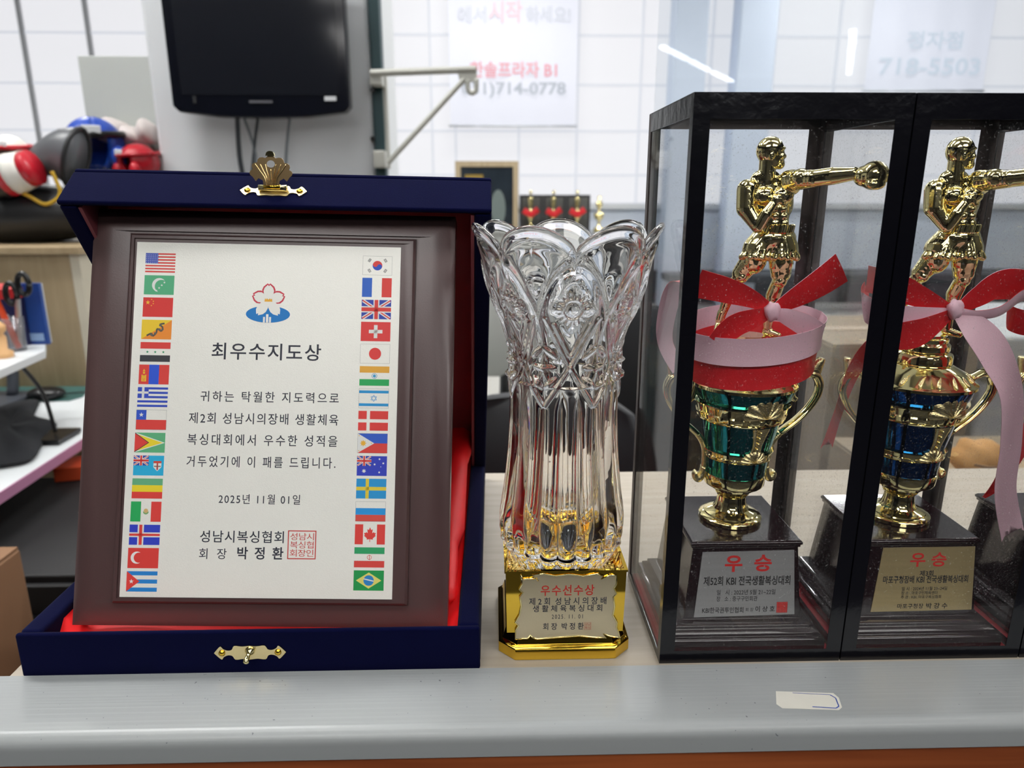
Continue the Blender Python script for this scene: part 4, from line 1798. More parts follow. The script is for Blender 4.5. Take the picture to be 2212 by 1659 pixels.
def make_trophy(idx, bowl_mat, label, plate_col, rows, corners, seal=None):
    ox = CXL+AX+(CW+.001)*idx
    t = empty('boxing_trophy', (ox, CYF+AY, ZB), label, 'trophy', 'boxing cup trophies')
    dz = -ZB
    ped = MB()
    loft_sq(ped, [(.0545, 0), (.0545, .0075), (.0535, .0085), (.0515, .0090), (.0515, .0110), (.0490, .0125), (.0480, .0130), (.0480, .0150), (.0462, .0160), (.0440, .0162), (.0415, .0165), (.0366, .0690), (.0378, .0694), (.0378, .0712), (.0388, .0716), (.0388, .0732), (.0376, .0745)], LACQ)
    ped.v = [(x, y, z) for x, y, z in ped.v]
    o = ped.build('pedestal', t, autos=True, bevel=.0004)
    o['label'] = 'dark maroon lacquered stepped pedestal'
    # plate frame on the sloped face
    y0, z0, y1, z1 = -.0415, .0165, -.0366, .0690
    sl = Vector((0, y1-y0, z1-z0)).normalized()
    nn = Vector((0, -sl.z, sl.y))
    org = Vector((0, y0, z0))+nn*.0001
    wO = Vector((ox, CYF+AY, ZB))

    def puv2(x, y):
        d = ray(x, y)
        Pw = wO+org
        tt = (Pw-ORG).dot(nn)/d.dot(nn)
        q = ORG+d*tt-Pw
        return q.x, q.dot(sl)
    mtx = Matrix((Vector((1, 0, 0)), sl, -nn*-1)).transposed().to_4x4()
    mtx = Matrix((Vector((1, 0, 0)), sl, nn)).transposed().to_4x4()
    mtx.translation = org
    Q = [puv2(*c) for c in corners] if corners else [(-.033, .002), (.033, .002), (.030, .049), (-.030, .049)]
    b = MB()
    b.extrude(Q, (0, 0, 0), (1, 0, 0), (0, 1, 0), (0, 0, .0005), plate_col)
    pl = b.build('name_plate', t)
    pl.matrix_local = mtx
    P = Print()
    for tt, x0, y0_, x1, y1_, col, off, sp in rows:
        xm, ym = (x0+x1)/2, (y0_+y1_)/2
        P.text(tt, puv2(x0, ym)[0], puv2(xm, y1_)[1], puv2(x1, ym)[0], puv2(xm, y0_)[1], col, 1, off, sp)
    if seal:
        a, c = puv2(seal[0], seal[3]), puv2(seal[2], seal[1])
        P.seal(a[0], a[1], c[0], c[1], ['한국권', '투인협', '회장인'], (150, 40, 40), 1, (206, 60, 56))
    if rows:
        P.build('plate_lettering', t, mtx=mtx @ Matrix.Translation((0, 0, .00055)))
    # cup, all radii measured
    D = dz

    def Lz(prof):
        return [(r, z+D) for r, z in prof]
    b = LMB()
    b.lathe(Lz([(.0215, .0781), (.0222, .0788), (.0222, .0812), (.0210, .0822), (.0190, .0830), (.0186, .0838), (.0165, .0850), (.0125, .0865), (.0108, .0890), (.0100, .0930), (.0098, .0962), (.0108, .0968), (.0112, .0978), (.0118, .0985)]), GOLD, n=72, fn=lambda a, r, z: r*(1+(.03*abs(math.sin(7*a)) if .0855+D < z < .0965+D else 0)))
    b.build('foot', t, autos=True, smooth=True)
    b = LMB()
    b.lathe(Lz([(.0112, .0985), (.0126, .1005), (.0150, .1025), (.0153, .1040), (.0148, .1045), (.0205, .1060), (.0214, .1075), (.0218, .1140), (.0216, .1152), (.0205, .1155)]), GOLD, n=80, fn=lambda a, r, z: r*(1+(.02*abs(math.sin(6*a)) if .0983+D < z < .1042+D else 0)))
    b.build('bowl_holder', t, autos=True, smooth=True)
    b = LMB()
    b.lathe(Lz([(.0200, .1150), (.0212, .1155), (.0222, .1275), (.0228, .1340), (.0252, .1450), (.0288, .1650), (.0300, .1712), (.0330, .1725), (.0345, .1770), (.0352, .1800)]), bowl_mat, n=80)
    b.build('cup_bowl', t, autos=True, smooth=True)
    for (ra, za, rb, zb) in ((.0231, .1275, .0241, .1342), (.0290, .1560, .0322, .1690)):
        b = LMB()
        h = zb-za
        b.lathe(Lz([(ra-.002, za), (ra+.0004, za+.0002), (ra+.0008, za+h*.08), (ra+.0003, za+h*.12), (ra+(rb-ra)*.2, za+h*.18), (ra+(rb-ra)*.45, za+h*.42), (ra+(rb-ra)*.5, za+h*.5), (rb, za+h*.9), (rb+.001, za+h*.93), (rb+.001, zb), (rb-.002, zb)]), GOLD, n=120, fn=radial_cells(20, .0007, za+D+h*.13, za+D+h*.45), cap0=False, cap1=False)
        b.build('gold_band', t, autos=True, smooth=True)
    b = LMB()
    A = -PI/2+R(11)
    shell(b, A, .0322, .1640+D, .0140, .0150, GOLDG, 7, .0020)
    b.build('shell_ornament', t, smooth=True)
    b = LMB()
    shell(b, A, .0240, .1300+D, .0090, .0075, GOLDG, 9)
    b.build('shell_ornament', t, smooth=True)
    b = LMB()
    NS = 14
    rg = []
    for k in range(NS+1):
        u_ = k/NS
        z = .1365+(.1555-.1365)*u_
        rr_ = .0238+(.0285-.0238)*u_
        hw_ = .0030+.0045*abs(u_-.25)**1.3
        row = []
        for xo, hh in ((-1, -.001), (-.98, .0010), (-.62, .0012), (-.55, .0005), (0, .0007), (.55, .0005), (.62, .0012), (.98, .0010), (1, -.001)):
            Aa = A+xo*hw_/rr_
            row.append(((rr_+hh)*math.cos(Aa), (rr_+hh)*math.sin(Aa), z+D))
        rg.append(row)
    b.rings(rg, GOLDG, False, False, closed=False)
    for k in range(4):
        z = .1395+.0042*k
        rr_ = .0243+.0040*(z-.1365)/.019
        b.ball((rr_*math.cos(A)*1.03, rr_*math.sin(A)*1.03, z+D), (.0009, .0009, .0013), GOLD, 8, 6)
    b.build('ornament_strip', t, smooth=True)
    # lid
    b = LMB()
    b.lathe(Lz([(.0350, .1798), (.0362, .1802), (.0362, .1822), (.0350, .1830), (.0335, .1838), (.0275, .1895), (.0205, .1935), (.0195, .1942), (.0180, .1945), (.0182, .1950), (.0186, .1955), (.0186, .2000), (.0178, .2020), (.0150, .2035), (.0158, .2042), (.0160, .2050), (.0158, .2080), (.0148, .2090), (.0140, .2100), (.0143, .2105), (.0143, .2125), (.0132, .2132), (.0120, .2135), (.0118, .2150)]), GOLD, n=80)
    b.build('cup_lid', t, autos=True, smooth=True)
    b = LMB()
    for k in range(18):
        a = 2*PI*k/18
        pts = []
        for u_ in range(5):
            q = u_/4
            r_ = .0342-(.0342-.0262)*q
            z = .1838+(.1900-.1838)*q*.98
            aa = a+.10*q*q
            pts.append((r_*math.cos(aa), r_*math.sin(aa), z+D))
        b.sweep(pts, [.0007, .0015, .0016, .0012, .0005], GOLDG, n=8, side=(0, 0, 1), rb=[.0004, .0008, .0009, .0008, .0004])
    b.build('lid_ornament', t, smooth=True)
    # handles
    cxp = {0: 1600}
    ax0 = CXL+AX
    path = [(1722, 818, 1.8), (1738, 811, 2.6), (1752, 806, 3.4), (1765, 812, 3.6), (1771, 828, 3.2), (1768, 848, 2.9), (1757, 868, 2.7), (1740, 889, 2.5), (1720, 908, 2.5), (1700, 923, 2.5), (1686, 934, 2.4), (1673, 948, 2.6), (1664, 963, 2.6), (1659, 980, 2.5), (1656, 998, 2.5), (1655, 1012, 2.4)]
    horn = [(1757, 812, 4.5), (1762, 800, 4.8), (1768, 788, 4.2), (1775, 778, 2.9), (1777, 773, 1.5)]
    curl = [(1656, 1005, 2.4), (1656, 1020, 3.0), (1662, 1030, 3.8), (1668, 1027, 3.6), (1671, 1020, 2.4), (1669, 1016, 1.2)]
    tail = [(1712, 828, 1.5), (1711, 842, 2.4), (1713, 856, 2.6), (1718, 862, 2.3), (1721, 857, 1.2)]
    s_ = .50/FPX*1.0
    for sg in (-1, 1):
        for kk, (pth, m, dep, nm) in enumerate(((path[:11], GOLD, .0040, 'handle'), (path[10:], GOLDG, .0032, 'handle_scroll'), (horn, GOLDG, .0036, 'handle_horn'), (curl, GOLDG, .0040, 'handle_curl'), (tail, GOLD, .0030, 'handle_tail'))):
            pts, ra = [], []
            for x, y, h in pth:
                q = aty(x, y, CYF+AY)
                dx = q.x-ax0-(q.z-.0745)*.018-.0005
                pts.append((sg*dx, 0, q.z+D))
                ra.append(h*s_*(2.9 if kk == 2 else 2.5))
            sp_ = smooth_path(pts, 4)
            rs = []
            for i in range(len(sp_)):
                f_ = i/4
                k = min(int(f_), len(ra)-2)
                rs.append(ra[k]+(ra[k+1]-ra[k])*(f_-k))
            if kk == 0:
                hb_ = LMB()
                hb_.sweep(sp_, rs, m, rb=dep, n=12, p=.7)
                # central groove ridges
                hb_.sweep([(q[0], q[1]-dep, q[2]) for q in sp_], [r*.45 for r in rs], m, rb=.0006, n=6)
                main = hb_.build(nm, t, smooth=True)
            else:
                hb2 = LMB()
                hb2.sweep(sp_, rs, m, rb=dep, n=12, p=.8)
                hb2.build(nm, main, smooth=True)
    return t


SILVER = mat('brushed_silver_plate', (.46, .46, .46, 1), .40, .55, var=.10, vs=400, stretch=(.03, 1, 1))
GOLDP = mat('brushed_gold_plate', (.66, .52, .27, 1), .36, .7, var=.10, vs=400, stretch=(.03, 1, 1))


def z3(x, y):
    return 1340+x/2.537, 1050+y/2.537


RI_ = (200, 38, 36)
KI = (40, 40, 40)


def rws(L):
    out = []
    for t, x0, y0, x1, y1, c, off, sp in L:
        a, c_ = z3(x0, y0)
        e, g = z3(x1, y1)
        out.append((t, a, c_, e, g, c, off, sp))
    return out


t1 = make_trophy(0, TEAL, 'boxing trophy with a teal cup and silver plate on a maroon pedestal', SILVER, rws([
    ('우  승', 572, 375, 828, 467, RI_, .03, 1.),
    ('제52회 KBI 전국생활복싱대회', 455, 490, 930, 542, KI, .02, 1.),
    ('일   시 : 2022년 5월 21~22일', 527, 565, 848, 594, KI, .008, 1.),
    ('장   소 : 중구구민회관', 525, 601, 750, 629, KI, .008, 1.),
    ('KBI한국권투인협회', 447, 662, 673, 694, KI, .014, 1.),
    ('회 장', 684, 665, 728, 685, KI, .01, 1.),
    ('이 상 호', 738, 655, 845, 687, KI, .02, 1.)]),
    [z3(402, 718), z3(952, 700), z3(952, 350), z3(450, 362)], [*z3(852, 632), *z3(916, 692)])
t2 = make_trophy(1, BLUE, 'boxing trophy with a deep blue cup and gold plate on a maroon pedestal', GOLDP, rws([
    ('우 승', 1587, 362, 1785, 440, RI_, .02, 1.),
    ('제3회', 1638, 460, 1713, 492, KI, .02, 1.),
    ('마포구청장배 KBI 전국생활복싱대회', 1438, 487, 1903, 530, KI, .02, 1.),
    ('일 시 : 2024년 11월 23~24일', 1540, 549, 1788, 570, KI, .01, 1.),
    ('장 소 : 마포구민체육센터', 1537, 573, 1735, 593, KI, .01, 1.),
    ('주 관 : KBI, 마포구복싱협회', 1535, 596, 1755, 615, KI, .01, 1.),
    ('마포구청장', 1515, 642, 1658, 669, KI, .014, 1.),
    ('박 강 수', 1673, 638, 1790, 669, KI, .02, 1.)]),
    [z3(1370, 688), z3(1922, 675), z3(1943, 330), z3(1440, 338)])
t3 = make_trophy(2, PURPLE, 'boxing trophy mostly beyond the right picture edge, its left handle showing', GOLDP, [], None)
fig = make_figurine(t1)
fig.location = (0, 0, -ZB)
for tt in (t2, t3):
    c = copy_tree(fig, tt)


# ------------------------------------------------ ribbons: two-faced strips
def ribbon(b, pts, wv, width, front=REDRIB, back=WHTRIB, n=8, th=.0003, fork=False):
    """pts: centre line; wv: list of width directions (one per pt); closed thin strip, red one side white the other"""
    P = smooth_path(pts, n)
    Wd = smooth_path(wv, n)
    if not isinstance(width, (list, tuple)):
        width = [width]*len(pts)
    ws = [q.x for q in smooth_path([(a, 0, 0) for a in width], n)]
    A, B = [], []
    m = 6
    for i, q in enumerate(P):
        t = (P[min(i+1, len(P)-1)]-P[max(i-1, 0)]).normalized()
        wd = Wd[i]-t*Wd[i].dot(t)
        wd.normalize()
        nr = wd.cross(t).normalized()
        ra, rb_ = [], []
        for k in range(m+1):
            u_ = -1+2*k/m
            pt = q+wd*(u_*ws[i]/2)+nr*(.0006*(1-u_*u_))
            if fork and i == len(P)-1:
                pt = pt-t*(.009*(1-abs(u_)))
            ra.append(pt+nr*th/2)
            rb_.append(pt-nr*th/2)
        A.append(ra)
        B.append(rb_)
    b.rings(A, front, False, False, closed=False)
    b.rings(B, back, False, False, closed=False)
    # edges
    for k in (0, m):
        b.rings([[a[k] for a in A], [c[k] for c in B]], back, False, False, closed=False)
    return b


def px(x, y, Y):
    return aty(x, y, Y)


def V3(*a):
    return Vector(a)


# ribbon 1: collar round the cup plus a flat bow
r1 = empty('ribbon_bow', (CXL+AX+.004, CYF+AY, .205), 'red and white ribbon bow with a wide collar around the teal cup trophy', 'ribbon', 'ribbons tied on the trophies')


def collar(cx, cz, r, wd, tiltx, m1, m2, name, parent, y=CYF+AY, ph=0):
    b = W()
    pts, wv = [], []
    for k in range(17):
        a = 2*PI*k/16+ph
        pts.append((cx+r*math.cos(a), y+r*.93*math.sin(a), cz+tiltx*math.cos(a)+.004*math.sin(a)))
        wv.append((0.10*math.cos(a), 0.10*math.sin(a), 1))
    ribbon(b, pts, wv, wd, m1, m2, 5)
    return b.build(name, parent, smooth=True)


ccx = CXL+AX+.0045
collar(ccx, .2012, .0435, .0215, .0050, WHTRIB, REDRIB, 'red_collar', r1)
for o in r1.children:
    o.data.materials.clear()
    o.data.materials.append(REDRIB)
    o.data.materials.append(REDRIB)
collar(ccx-.001, .2165, .0470, .0185, .0050, WHTRIB, REDRIB, 'white_collar', r1)
for o in r1.children:
    if o.name.startswith('white'):
        o.data.materials.clear()
        o.data.materials.append(WHTRIB)
        o.data.materials.append(WHTRIB)
YK = CYF+AY-.030
kn = px(1665, 672, YK)


def tail_part(name, parent, pts, wpx, width, front=REDRIB, back=WHTRIB, fork=False, n=8):
    """pts: (x,y,Y); wpx: per-point width direction in the picture plane plus a depth share"""
    b = W()
    P = [px(*q) for q in pts]
    wv = [V3(a, d, -c) for a, c, d in wpx]
    ribbon(b, P, wv, width, front, back, n, fork=fork)
    return b.build(name, parent, smooth=True)


tail_part('tail', r1, [(1660, 664, YK), (1620, 645, YK-.003), (1570, 628, YK-.006), (1505, 612, YK-.006)], [(.2, 1, .2), (.25, 1, .35), (.3, 1, .3), (.1, 1, .3)], [.006, .012, .0165, .019], WHTRIB, REDRIB)
tail_part('tail', r1, [(1672, 668, YK), (1715, 645, YK-.003), (1770, 612, YK-.005), (1818, 578, YK-.004)], [(.3, 1, .2), (.45, 1, .3), (.6, 1, .3), (.75, 1, .3)], [.006, .014, .0195, .022], REDRIB, WHTRIB)
tail_part('loop', r1, [(1664, 676, YK), (1625, 690, YK-.004), (1585, 706, YK-.005), (1548, 740, YK-.001)], [(.4, 1, .1), (.5, 1, .3), (.6, 1, .3), (.6, 1, .2)], [.007, .014, .017, .013], WHTRIB, REDRIB)
tail_part('loop', r1, [(1672, 676, YK), (1700, 684, YK-.003), (1735, 700, YK-.003), (1768, 722, YK+.002)], [(0, 1, .1), (-.2, 1, .3), (-.3, 1, .3), (-.3, 1, .2)], [.006, .011, .014, .014], WHTRIB, REDRIB)
tail_part('loop', r1, [(1500, 592, YK-.002), (1463, 610, YK+.006), (1440, 680, YK+.020), (1437, 740, YK+.028), (1466, 800, YK+.020)], [(-.3, 1, .1), (-1, .6, .2), (-1, .1, .6), (-1, 0, .6), (-1, -.4, .5)], [.010, .012, .012, .011, .009], WHTRIB, REDRIB)
b = W()
b.ball(kn+V3(0, -.002, 0), (.0052, .0042, .0062), WHTRIB, 14, 10, fn=lambda d: 1+.12*math.sin(7*d.x+4*d.z))
b.build('knot', r1, smooth=True)

# ribbon 2 on the blue cup
YK2 = CYF+AY-.022
r2 = empty('ribbon_bow', px(2063, 668, YK2+.005), 'red and white ribbon bow with long tails tied on the blue cup trophy', 'ribbon', 'ribbons tied on the trophies')
tail_part('loop', r2, [(2052, 668, YK2), (1995, 645, YK2-.003), (1930, 618, YK2-.005), (1872, 602, YK2+.010)], [(.2, 1, .2), (.2, 1, .3), (.2, 1, .3), (.1, 1, .2)], [.006, .013, .018, .018], WHTRIB, REDRIB)
tail_part('loop', r2, [(1872, 620, YK2+.014), (1864, 650, YK2+.010), (1882, 672, YK2+.0), (1940, 688, YK2-.003), (2050, 676, YK2)], [(.1, 1, .2), (.3, 1, .3), (.1, 1, .3), (.2, 1, .2), (.2, 1, .2)], [.017, .017, .018, .018, .007], WHTRIB, REDRIB)
tail_part('tail', r2, [(2055, 678, YK2-.001), (1990, 718, YK2-.005), (1915, 735, YK2-.004), (1852, 790, YK2+.012), (1815, 880, YK2+.026), (1785, 968, YK2+.034)], [(.4, 1, .2), (.3, 1, .3), (.5, 1, .3), (1, .5, .3), (1, .2, .4), (1, .1, .3)], [.007, .021, .018, .012, .0085, .0105], WHTRIB, REDRIB, fork=True)
tail_part('loop', r2, [(2072, 668, YK2), (2115, 640, YK2-.004), (2160, 615, YK2-.006), (2225, 618, YK2-.004)], [(.3, 1, .2), (.3, 1, .3), (.5, 1, .4), (.5, 1, .4)], [.007, .016, .022, .020], REDRIB, WHTRIB)
tail_part('loop', r2, [(2072, 672, YK2-.001), (2110, 680, YK2-.004), (2160, 672, YK2-.008), (2205, 640, YK2-.008), (2240, 628, YK2-.006)], [(0, 1, .3), (0, 1, .6), (.3, 1, .6), (.5, 1, .6), (.5, 1, .5)], [.005, .007, .009, .010, .011], WHTRIB, REDRIB)
tail_part('tail', r2, [(2070, 682, YK2-.001), (2110, 712, YK2-.007), (2150, 765, YK2-.010), (2185, 850, YK2-.011), (2184, 960, YK2-.010), (2172, 1060, YK2-.011), (2188, 1158, YK2-.011)], [(.5, -1, .1), (.8, -.9, .2), (1, -.5, .2), (1, -.1, .3), (1, 0, .2), (1, .1, .2), (1, -.1, .2)], [.006, .019, .023, .020, .0175, .018, .019], REDRIB, WHTRIB, fork=True)
b = W()
b.ball(px(2063, 668, YK2-.003), (.0050, .0042, .0065), WHTRIB, 14, 10, fn=lambda d: 1+.12*math.sin(7*d.x+4*d.z))
b.build('knot', r2, smooth=True)
# ribbon 3 at the picture's right edge
r3 = empty('ribbon_bow', (CXL+AX+2*(CW+.001), CYF+AY, .215), 'red and pink ribbon loop just inside the right picture edge', 'ribbon', 'ribbons tied on the trophies')
Yc = CYF+.040
tail_part('loop', r3, [(2420, 668, Yc), (2340, 640, Yc), (2260, 622, Yc), (2195, 620, Yc+.012)], [(.2, 1, .2)]*4, [.006, .014, .019, .019], WHTRIB, REDRIB)
tail_part('loop', r3, [(2195, 630, Yc+.016), (2178, 670, Yc+.012), (2195, 692, Yc+.004), (2260, 700, Yc), (2420, 676, Yc)], [(.1, 1, .2), (.3, 1, .3), (.1, 1, .3), (.2, 1, .2), (.2, 1, .2)], [.016, .016, .017, .016, .007], REDRIB, WHTRIB)
b = W()
b.ball(px(2430, 670, Yc), (.0050, .0042, .0065), WHTRIB, 14, 10)
b.build('knot', r3, smooth=True)
tail_part('tail', r3, [(2400, 690, Yc), (2300, 800, Yc), (2225, 930, Yc-.004), (2160, 1040, Yc+.004), (2125, 1075, Yc+.008)], [(1, .6, .2)]*5, [.007, .018, .016, .010, .003], WHTRIB, REDRIB)
#BACKGROUND
# ================================================================ TELEVISION AND PILLAR FITTINGS
tv = empty('television', (-.80, 2.66, .60), 'black flat television hanging on the grey pillar', 'television')
b = MB()
TVW, TVH = .305, .50
out = [(-TVW, .0), (-TVW+.02, -.020), (-.15, -.036), (0, -.040), (.15, -.036), (TVW-.02, -.020), (TVW, .0), (TVW, TVH), (-TVW, TVH)]
b.extrude(out, (0, 0, 0), (1, 0, 0), (0, 0, 1), (0, .06, 0), mat('tv_gloss_black', rgb(16, 18, 26), .12))
b.build('bezel', tv, bevel=.006)
b = MB()
b.box(-TVW+.035, TVW-.035, -.002, .002, .035, TVH-.035, mat('tv_screen', rgb(26, 28, 34), .10))
b.build('screen', tv)
b = MB()
b.box(TVW-.085, TVW-.045, -.004, -.001, .018, .032, WHITEP)
b.build('white_label', tv)
b = MB()
b.box(-TVW+.075, -TVW+.083, -.006, -.001, .008, .032, mat('chrome', (.8, .8, .8, 1), .2, 1))
b.build('badge', tv)
b = MB()
b.box(-.04, .04, -.003, -.001, .010, .018, mat('badge_grey', rgb(90, 90, 96), .4))
b.build('badge', tv)
b = MB()
b.box(-.12, .12, .06, .138, .12, .36, RUBBER)
b.build('wall_mount', tv)
for k, (x0, x1, lab) in enumerate(((512, 532, 'thick dark cable hanging lowest left under the television'), (560, 546, 'dark cable hanging in the middle under the television'), (628, 620, 'thin grey cable hanging on the right under the television'), (520, 540, 'thin curved cable crossing behind the thick cable under the television'))):
    a, c = aty(x0, 236, 2.72), aty(x1, 430, 2.77)
    b = MB()
    mid = (a+c)/2+V3(-.015 if k != 3 else .03, .02, 0)
    b.sweep(smooth_path([a, mid, c, c+V3(0, 0, -.4)], 5), .009 if k == 0 else .0055, mat('cable_grey', rgb(60, 66, 72), .5) if k < 2 else mat('cable_pale', rgb(120, 128, 134), .5), n=8)
    tag(b.build('cable', None, smooth=True), lab, 'cable', 'television cables')
# steel bag hanger
YB_ = 2.72
hg = empty('bag_hanger', aty(815, 260, YB_), 'pale steel wall bracket arm with a hook beside the pillar', 'bracket')
STEEL = mat('ivory_steel', rgb(178, 178, 170), .4, .2)


def wpx(x, y, Y=YB_):
    return aty(x, y, Y)


b = W()
p0, p1 = wpx(797, 150), wpx(834, 362)
b.box(-.437, -.385, 2.80, 2.845, p1.z, p0.z, STEEL)
b.box(-.432, -.39, 2.72, 2.80, p0.z-.05, p0.z, STEEL)
b.box(-.432, -.39, 2.72, 2.80, p1.z, p1.z+.06, STEEL)
b.build('mounting_plate', hg, bevel=.004)
b = W()
b.sweep([wpx(800, 158), wpx(1028, 150)], .013, STEEL, n=8)
b.build('arm', hg, bevel=.002)
b = W()
b.sweep([wpx(1004, 170), wpx(838, 352)], .010, STEEL, n=8)
b.build('brace', hg, bevel=.002)
b = W()
g4 = [wpx(985, 146), wpx(1030, 146), wpx(1030, 175), wpx(995, 182)]
b.hexa([q+V3(0, -.006, 0) for q in g4], [q+V3(0, .006, 0) for q in g4], STEEL)
b.build('gusset', hg)
b = W()
b.sweep(smooth_path([wpx(1010, 172), wpx(1011, 192), wpx(1019, 201), wpx(1028, 194), wpx(1029, 170)], 5), .009, STEEL, n=8)
b.build('hook', hg, smooth=True)
for y in (195, 300):
    b = W()
    q = wpx(806, y, 2.79)
    b.sweep([q, q+V3(0, -.012, 0)], .009, RUBBER, n=10, side=(0, 0, 1))
    b.build('bolt', hg)

# ================================================================ BANNERS
BANR = mat('banner_cloth', rgb(222, 226, 240), .8, emit=.0)
BANC = mat('backlit_banner', (.82, .84, .93, 1), .8, emit=.74)  # emission stands in for window light through the cloth
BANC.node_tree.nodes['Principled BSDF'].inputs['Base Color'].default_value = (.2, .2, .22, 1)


def banner(x0, x1, y0, y1, Y, rows, label, drop=True):
    a, c = aty(x0, (y0+y1)/2, Y), aty(x1, (y0+y1)/2, Y)
    zt, zb_ = aty((x0+x1)/2, y0, Y).z, aty((x0+x1)/2, y1, Y).z
    t = empty('banner', ((a.x+c.x)/2, Y, zb_), label, 'banner', 'backlit banners on the windows')
    b = W()
    n = 24
    rg = []
    for k in (0, 1):
        rg.append([(a.x+(c.x-a.x)*i/n, Y+.012*math.sin(i*.9)+k*.003, zb_-.012*abs(math.sin(i*PI/n*2))) for i in range(n+1)])
    v = []
    for k in (0, 1):
        for r_ in (rg[k], [(q[0], q[1], zt) for q in rg[k]]):
            v.append(r_)
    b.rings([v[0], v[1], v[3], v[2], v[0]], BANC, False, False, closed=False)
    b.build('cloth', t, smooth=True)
    b = W()
    b.sweep([(a.x-.02, Y, zb_+.0), (c.x+.02, Y, zb_+.0)], .014, mat('batten', rgb(196, 200, 206), .5), n=8)
    b.build('batten', t, smooth=True)
    for tt, X_0, Y_0, X_1, Y_1, col, em in rows:
        P = Print()
        A_, C_ = aty(X_0, Y_1, Y), aty(X_1, Y_0, Y)
        P.text(tt, A_.x-t.location.x, A_.z-zb_, C_.x-t.location.x, C_.z-zb_, col, 1, .02, 1.)
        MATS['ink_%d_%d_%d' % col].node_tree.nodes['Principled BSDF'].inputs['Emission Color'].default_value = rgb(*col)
        MATS['ink_%d_%d_%d' % col].node_tree.nodes['Principled BSDF'].inputs['Emission Strength'].default_value = em  # lettering glows as well, imitating the light from behind
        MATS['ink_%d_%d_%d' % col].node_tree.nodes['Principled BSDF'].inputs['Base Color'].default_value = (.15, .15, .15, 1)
        P.build('banner_lettering', t, mtx=Matrix.Translation((0, -.02, 0)) @ Matrix.Rotation(PI/2, 4, 'X'))
    return t


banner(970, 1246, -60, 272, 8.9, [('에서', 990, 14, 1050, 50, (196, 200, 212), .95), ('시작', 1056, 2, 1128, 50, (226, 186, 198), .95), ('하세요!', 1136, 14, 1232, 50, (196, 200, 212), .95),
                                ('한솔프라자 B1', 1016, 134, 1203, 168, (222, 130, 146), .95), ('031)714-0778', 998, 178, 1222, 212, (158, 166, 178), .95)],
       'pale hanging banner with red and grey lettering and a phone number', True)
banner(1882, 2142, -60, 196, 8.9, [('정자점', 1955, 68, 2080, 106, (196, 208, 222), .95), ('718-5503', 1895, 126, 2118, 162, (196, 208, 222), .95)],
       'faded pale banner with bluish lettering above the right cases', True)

# ================================================================ FAR CABINET WITH POSTER AND SMALL CASES
fc = empty('long_cabinet', (.8, 7.2, FL), 'low grey cabinet along the far side of the gym carrying the poster', 'cabinet')
b = W()
b.box(-1.2, 1.2, 6.9, 7.5, FL, -.06, mat('far_cabinet', rgb(120, 124, 126), .5))
b.build('body', fc, bevel=.01)
for k in range(4):
    b = W()
    b.box(-1.18+.6*k, -.62+.6*k, 6.88, 6.899, FL+.05, -.10, mat('far_cabinet_door', rgb(132, 136, 138), .5))
    b.build('door', fc, bevel=.004)
po = empty('framed_poster', (-.05, 6.98, -.06), 'dark poster in a pale wooden frame standing on the far cabinet', 'picture frame')
a, c = aty(983, 348, 6.97), aty(1120, 348, 6.97)
FRW = wood('pale_frame', rgb(176, 156, 124), rgb(196, 178, 146), 'Z', 4, .4)
for (x0, x1, z0, z1) in ((a.x, a.x+.05, -.06, a.z), (c.x-.05, c.x, -.06, a.z), (a.x+.05, c.x-.05, a.z-.05, a.z), (a.x+.05, c.x-.05, -.06, -.01)):
    b = W()
    b.box(x0, x1, 6.95, 6.99, z0, z1, FRW)
    b.build('frame_side', po)
b = W()
b.box(a.x+.05, c.x-.05, 6.97, 6.985, -.01, a.z-.05, mat('poster_dark', rgb(40, 48, 56), .12, var=.5, vs=6))
b.build('poster', po)
b = W()
b.box(a.x+.09, a.x+.26, 6.964, 6.969, a.z-.17, a.z-.12, mat('poster_gold', rgb(150, 124, 50), .5))
b.ball((a.x+.40, 6.968, .17), (.07, .004, .17), mat('poster_grey', rgb(110, 122, 120), .6), 14, 8)
b.build('poster_print', po)
xs_ = [aty(x, 421, 6.95).x for x in (1122, 1172, 1222, 1275)]
ztop = aty(1200, 421, 6.95).z
labs = ['small black trophy case nearest the framed poster', 'middle one of three small black trophy cases in the distance', 'small black trophy case farthest from the framed poster']
for k in range(3):
    x0, x1 = xs_[k]+.004, xs_[k+1]-.004
    t = empty('display_case', ((x0+x1)/2, 6.98, -.06), labs[k], 'display case', 'small distant trophy cases')
    fr = .022
    for (xa, xb, za, zb_) in ((x0, x0+fr, -.06, ztop), (x1-fr, x1, -.06, ztop), (x0+fr, x1-fr, ztop-fr, ztop), (x0+fr, x1-fr, -.06, -.06+fr)):
        b = W()
        b.box(xa, xb, 6.90, 6.91, za, zb_, mat('far_case_black', rgb(40, 40, 42), .4))
        b.build('edge_tape', t)
    b = W()
    b.box(x0, x1, 7.08, 7.09, -.06, ztop, mat('far_case_back', rgb(96, 96, 92), .5))
    b.build('back_panel', t)
    s = empty('small_trophy', ((x0+x1)/2, 7.0, -.06), ['gold trophy with red ribbon inside the case nearest the poster', 'gold trophy with red ribbon inside the middle distant case', 'gold trophy with red ribbon inside the case farthest from the poster'][k], 'trophy', 'small distant trophies')
    xm = (x0+x1)/2
    b = W()
    b.lathe([(.045, -.06), (.045, 0), (.012, .01), (.012, .05), (.04, .09), (.05, .13), (.02, .14), (.012, .17), (.024, .22), (.022, .27), (.008, .29), (.014, .31), (.012, .33), (.002, .335)], GOLD, c=(xm, 7.0), n=16)
    b.build('cup', s, smooth=True)
    b = W()
    b.sweep([(xm-.07, 6.96, .15), (xm, 6.95, .11), (xm+.07, 6.96, .16)], .03, REDRIB, rb=.004, n=8)
    b.build('ribbon', s)
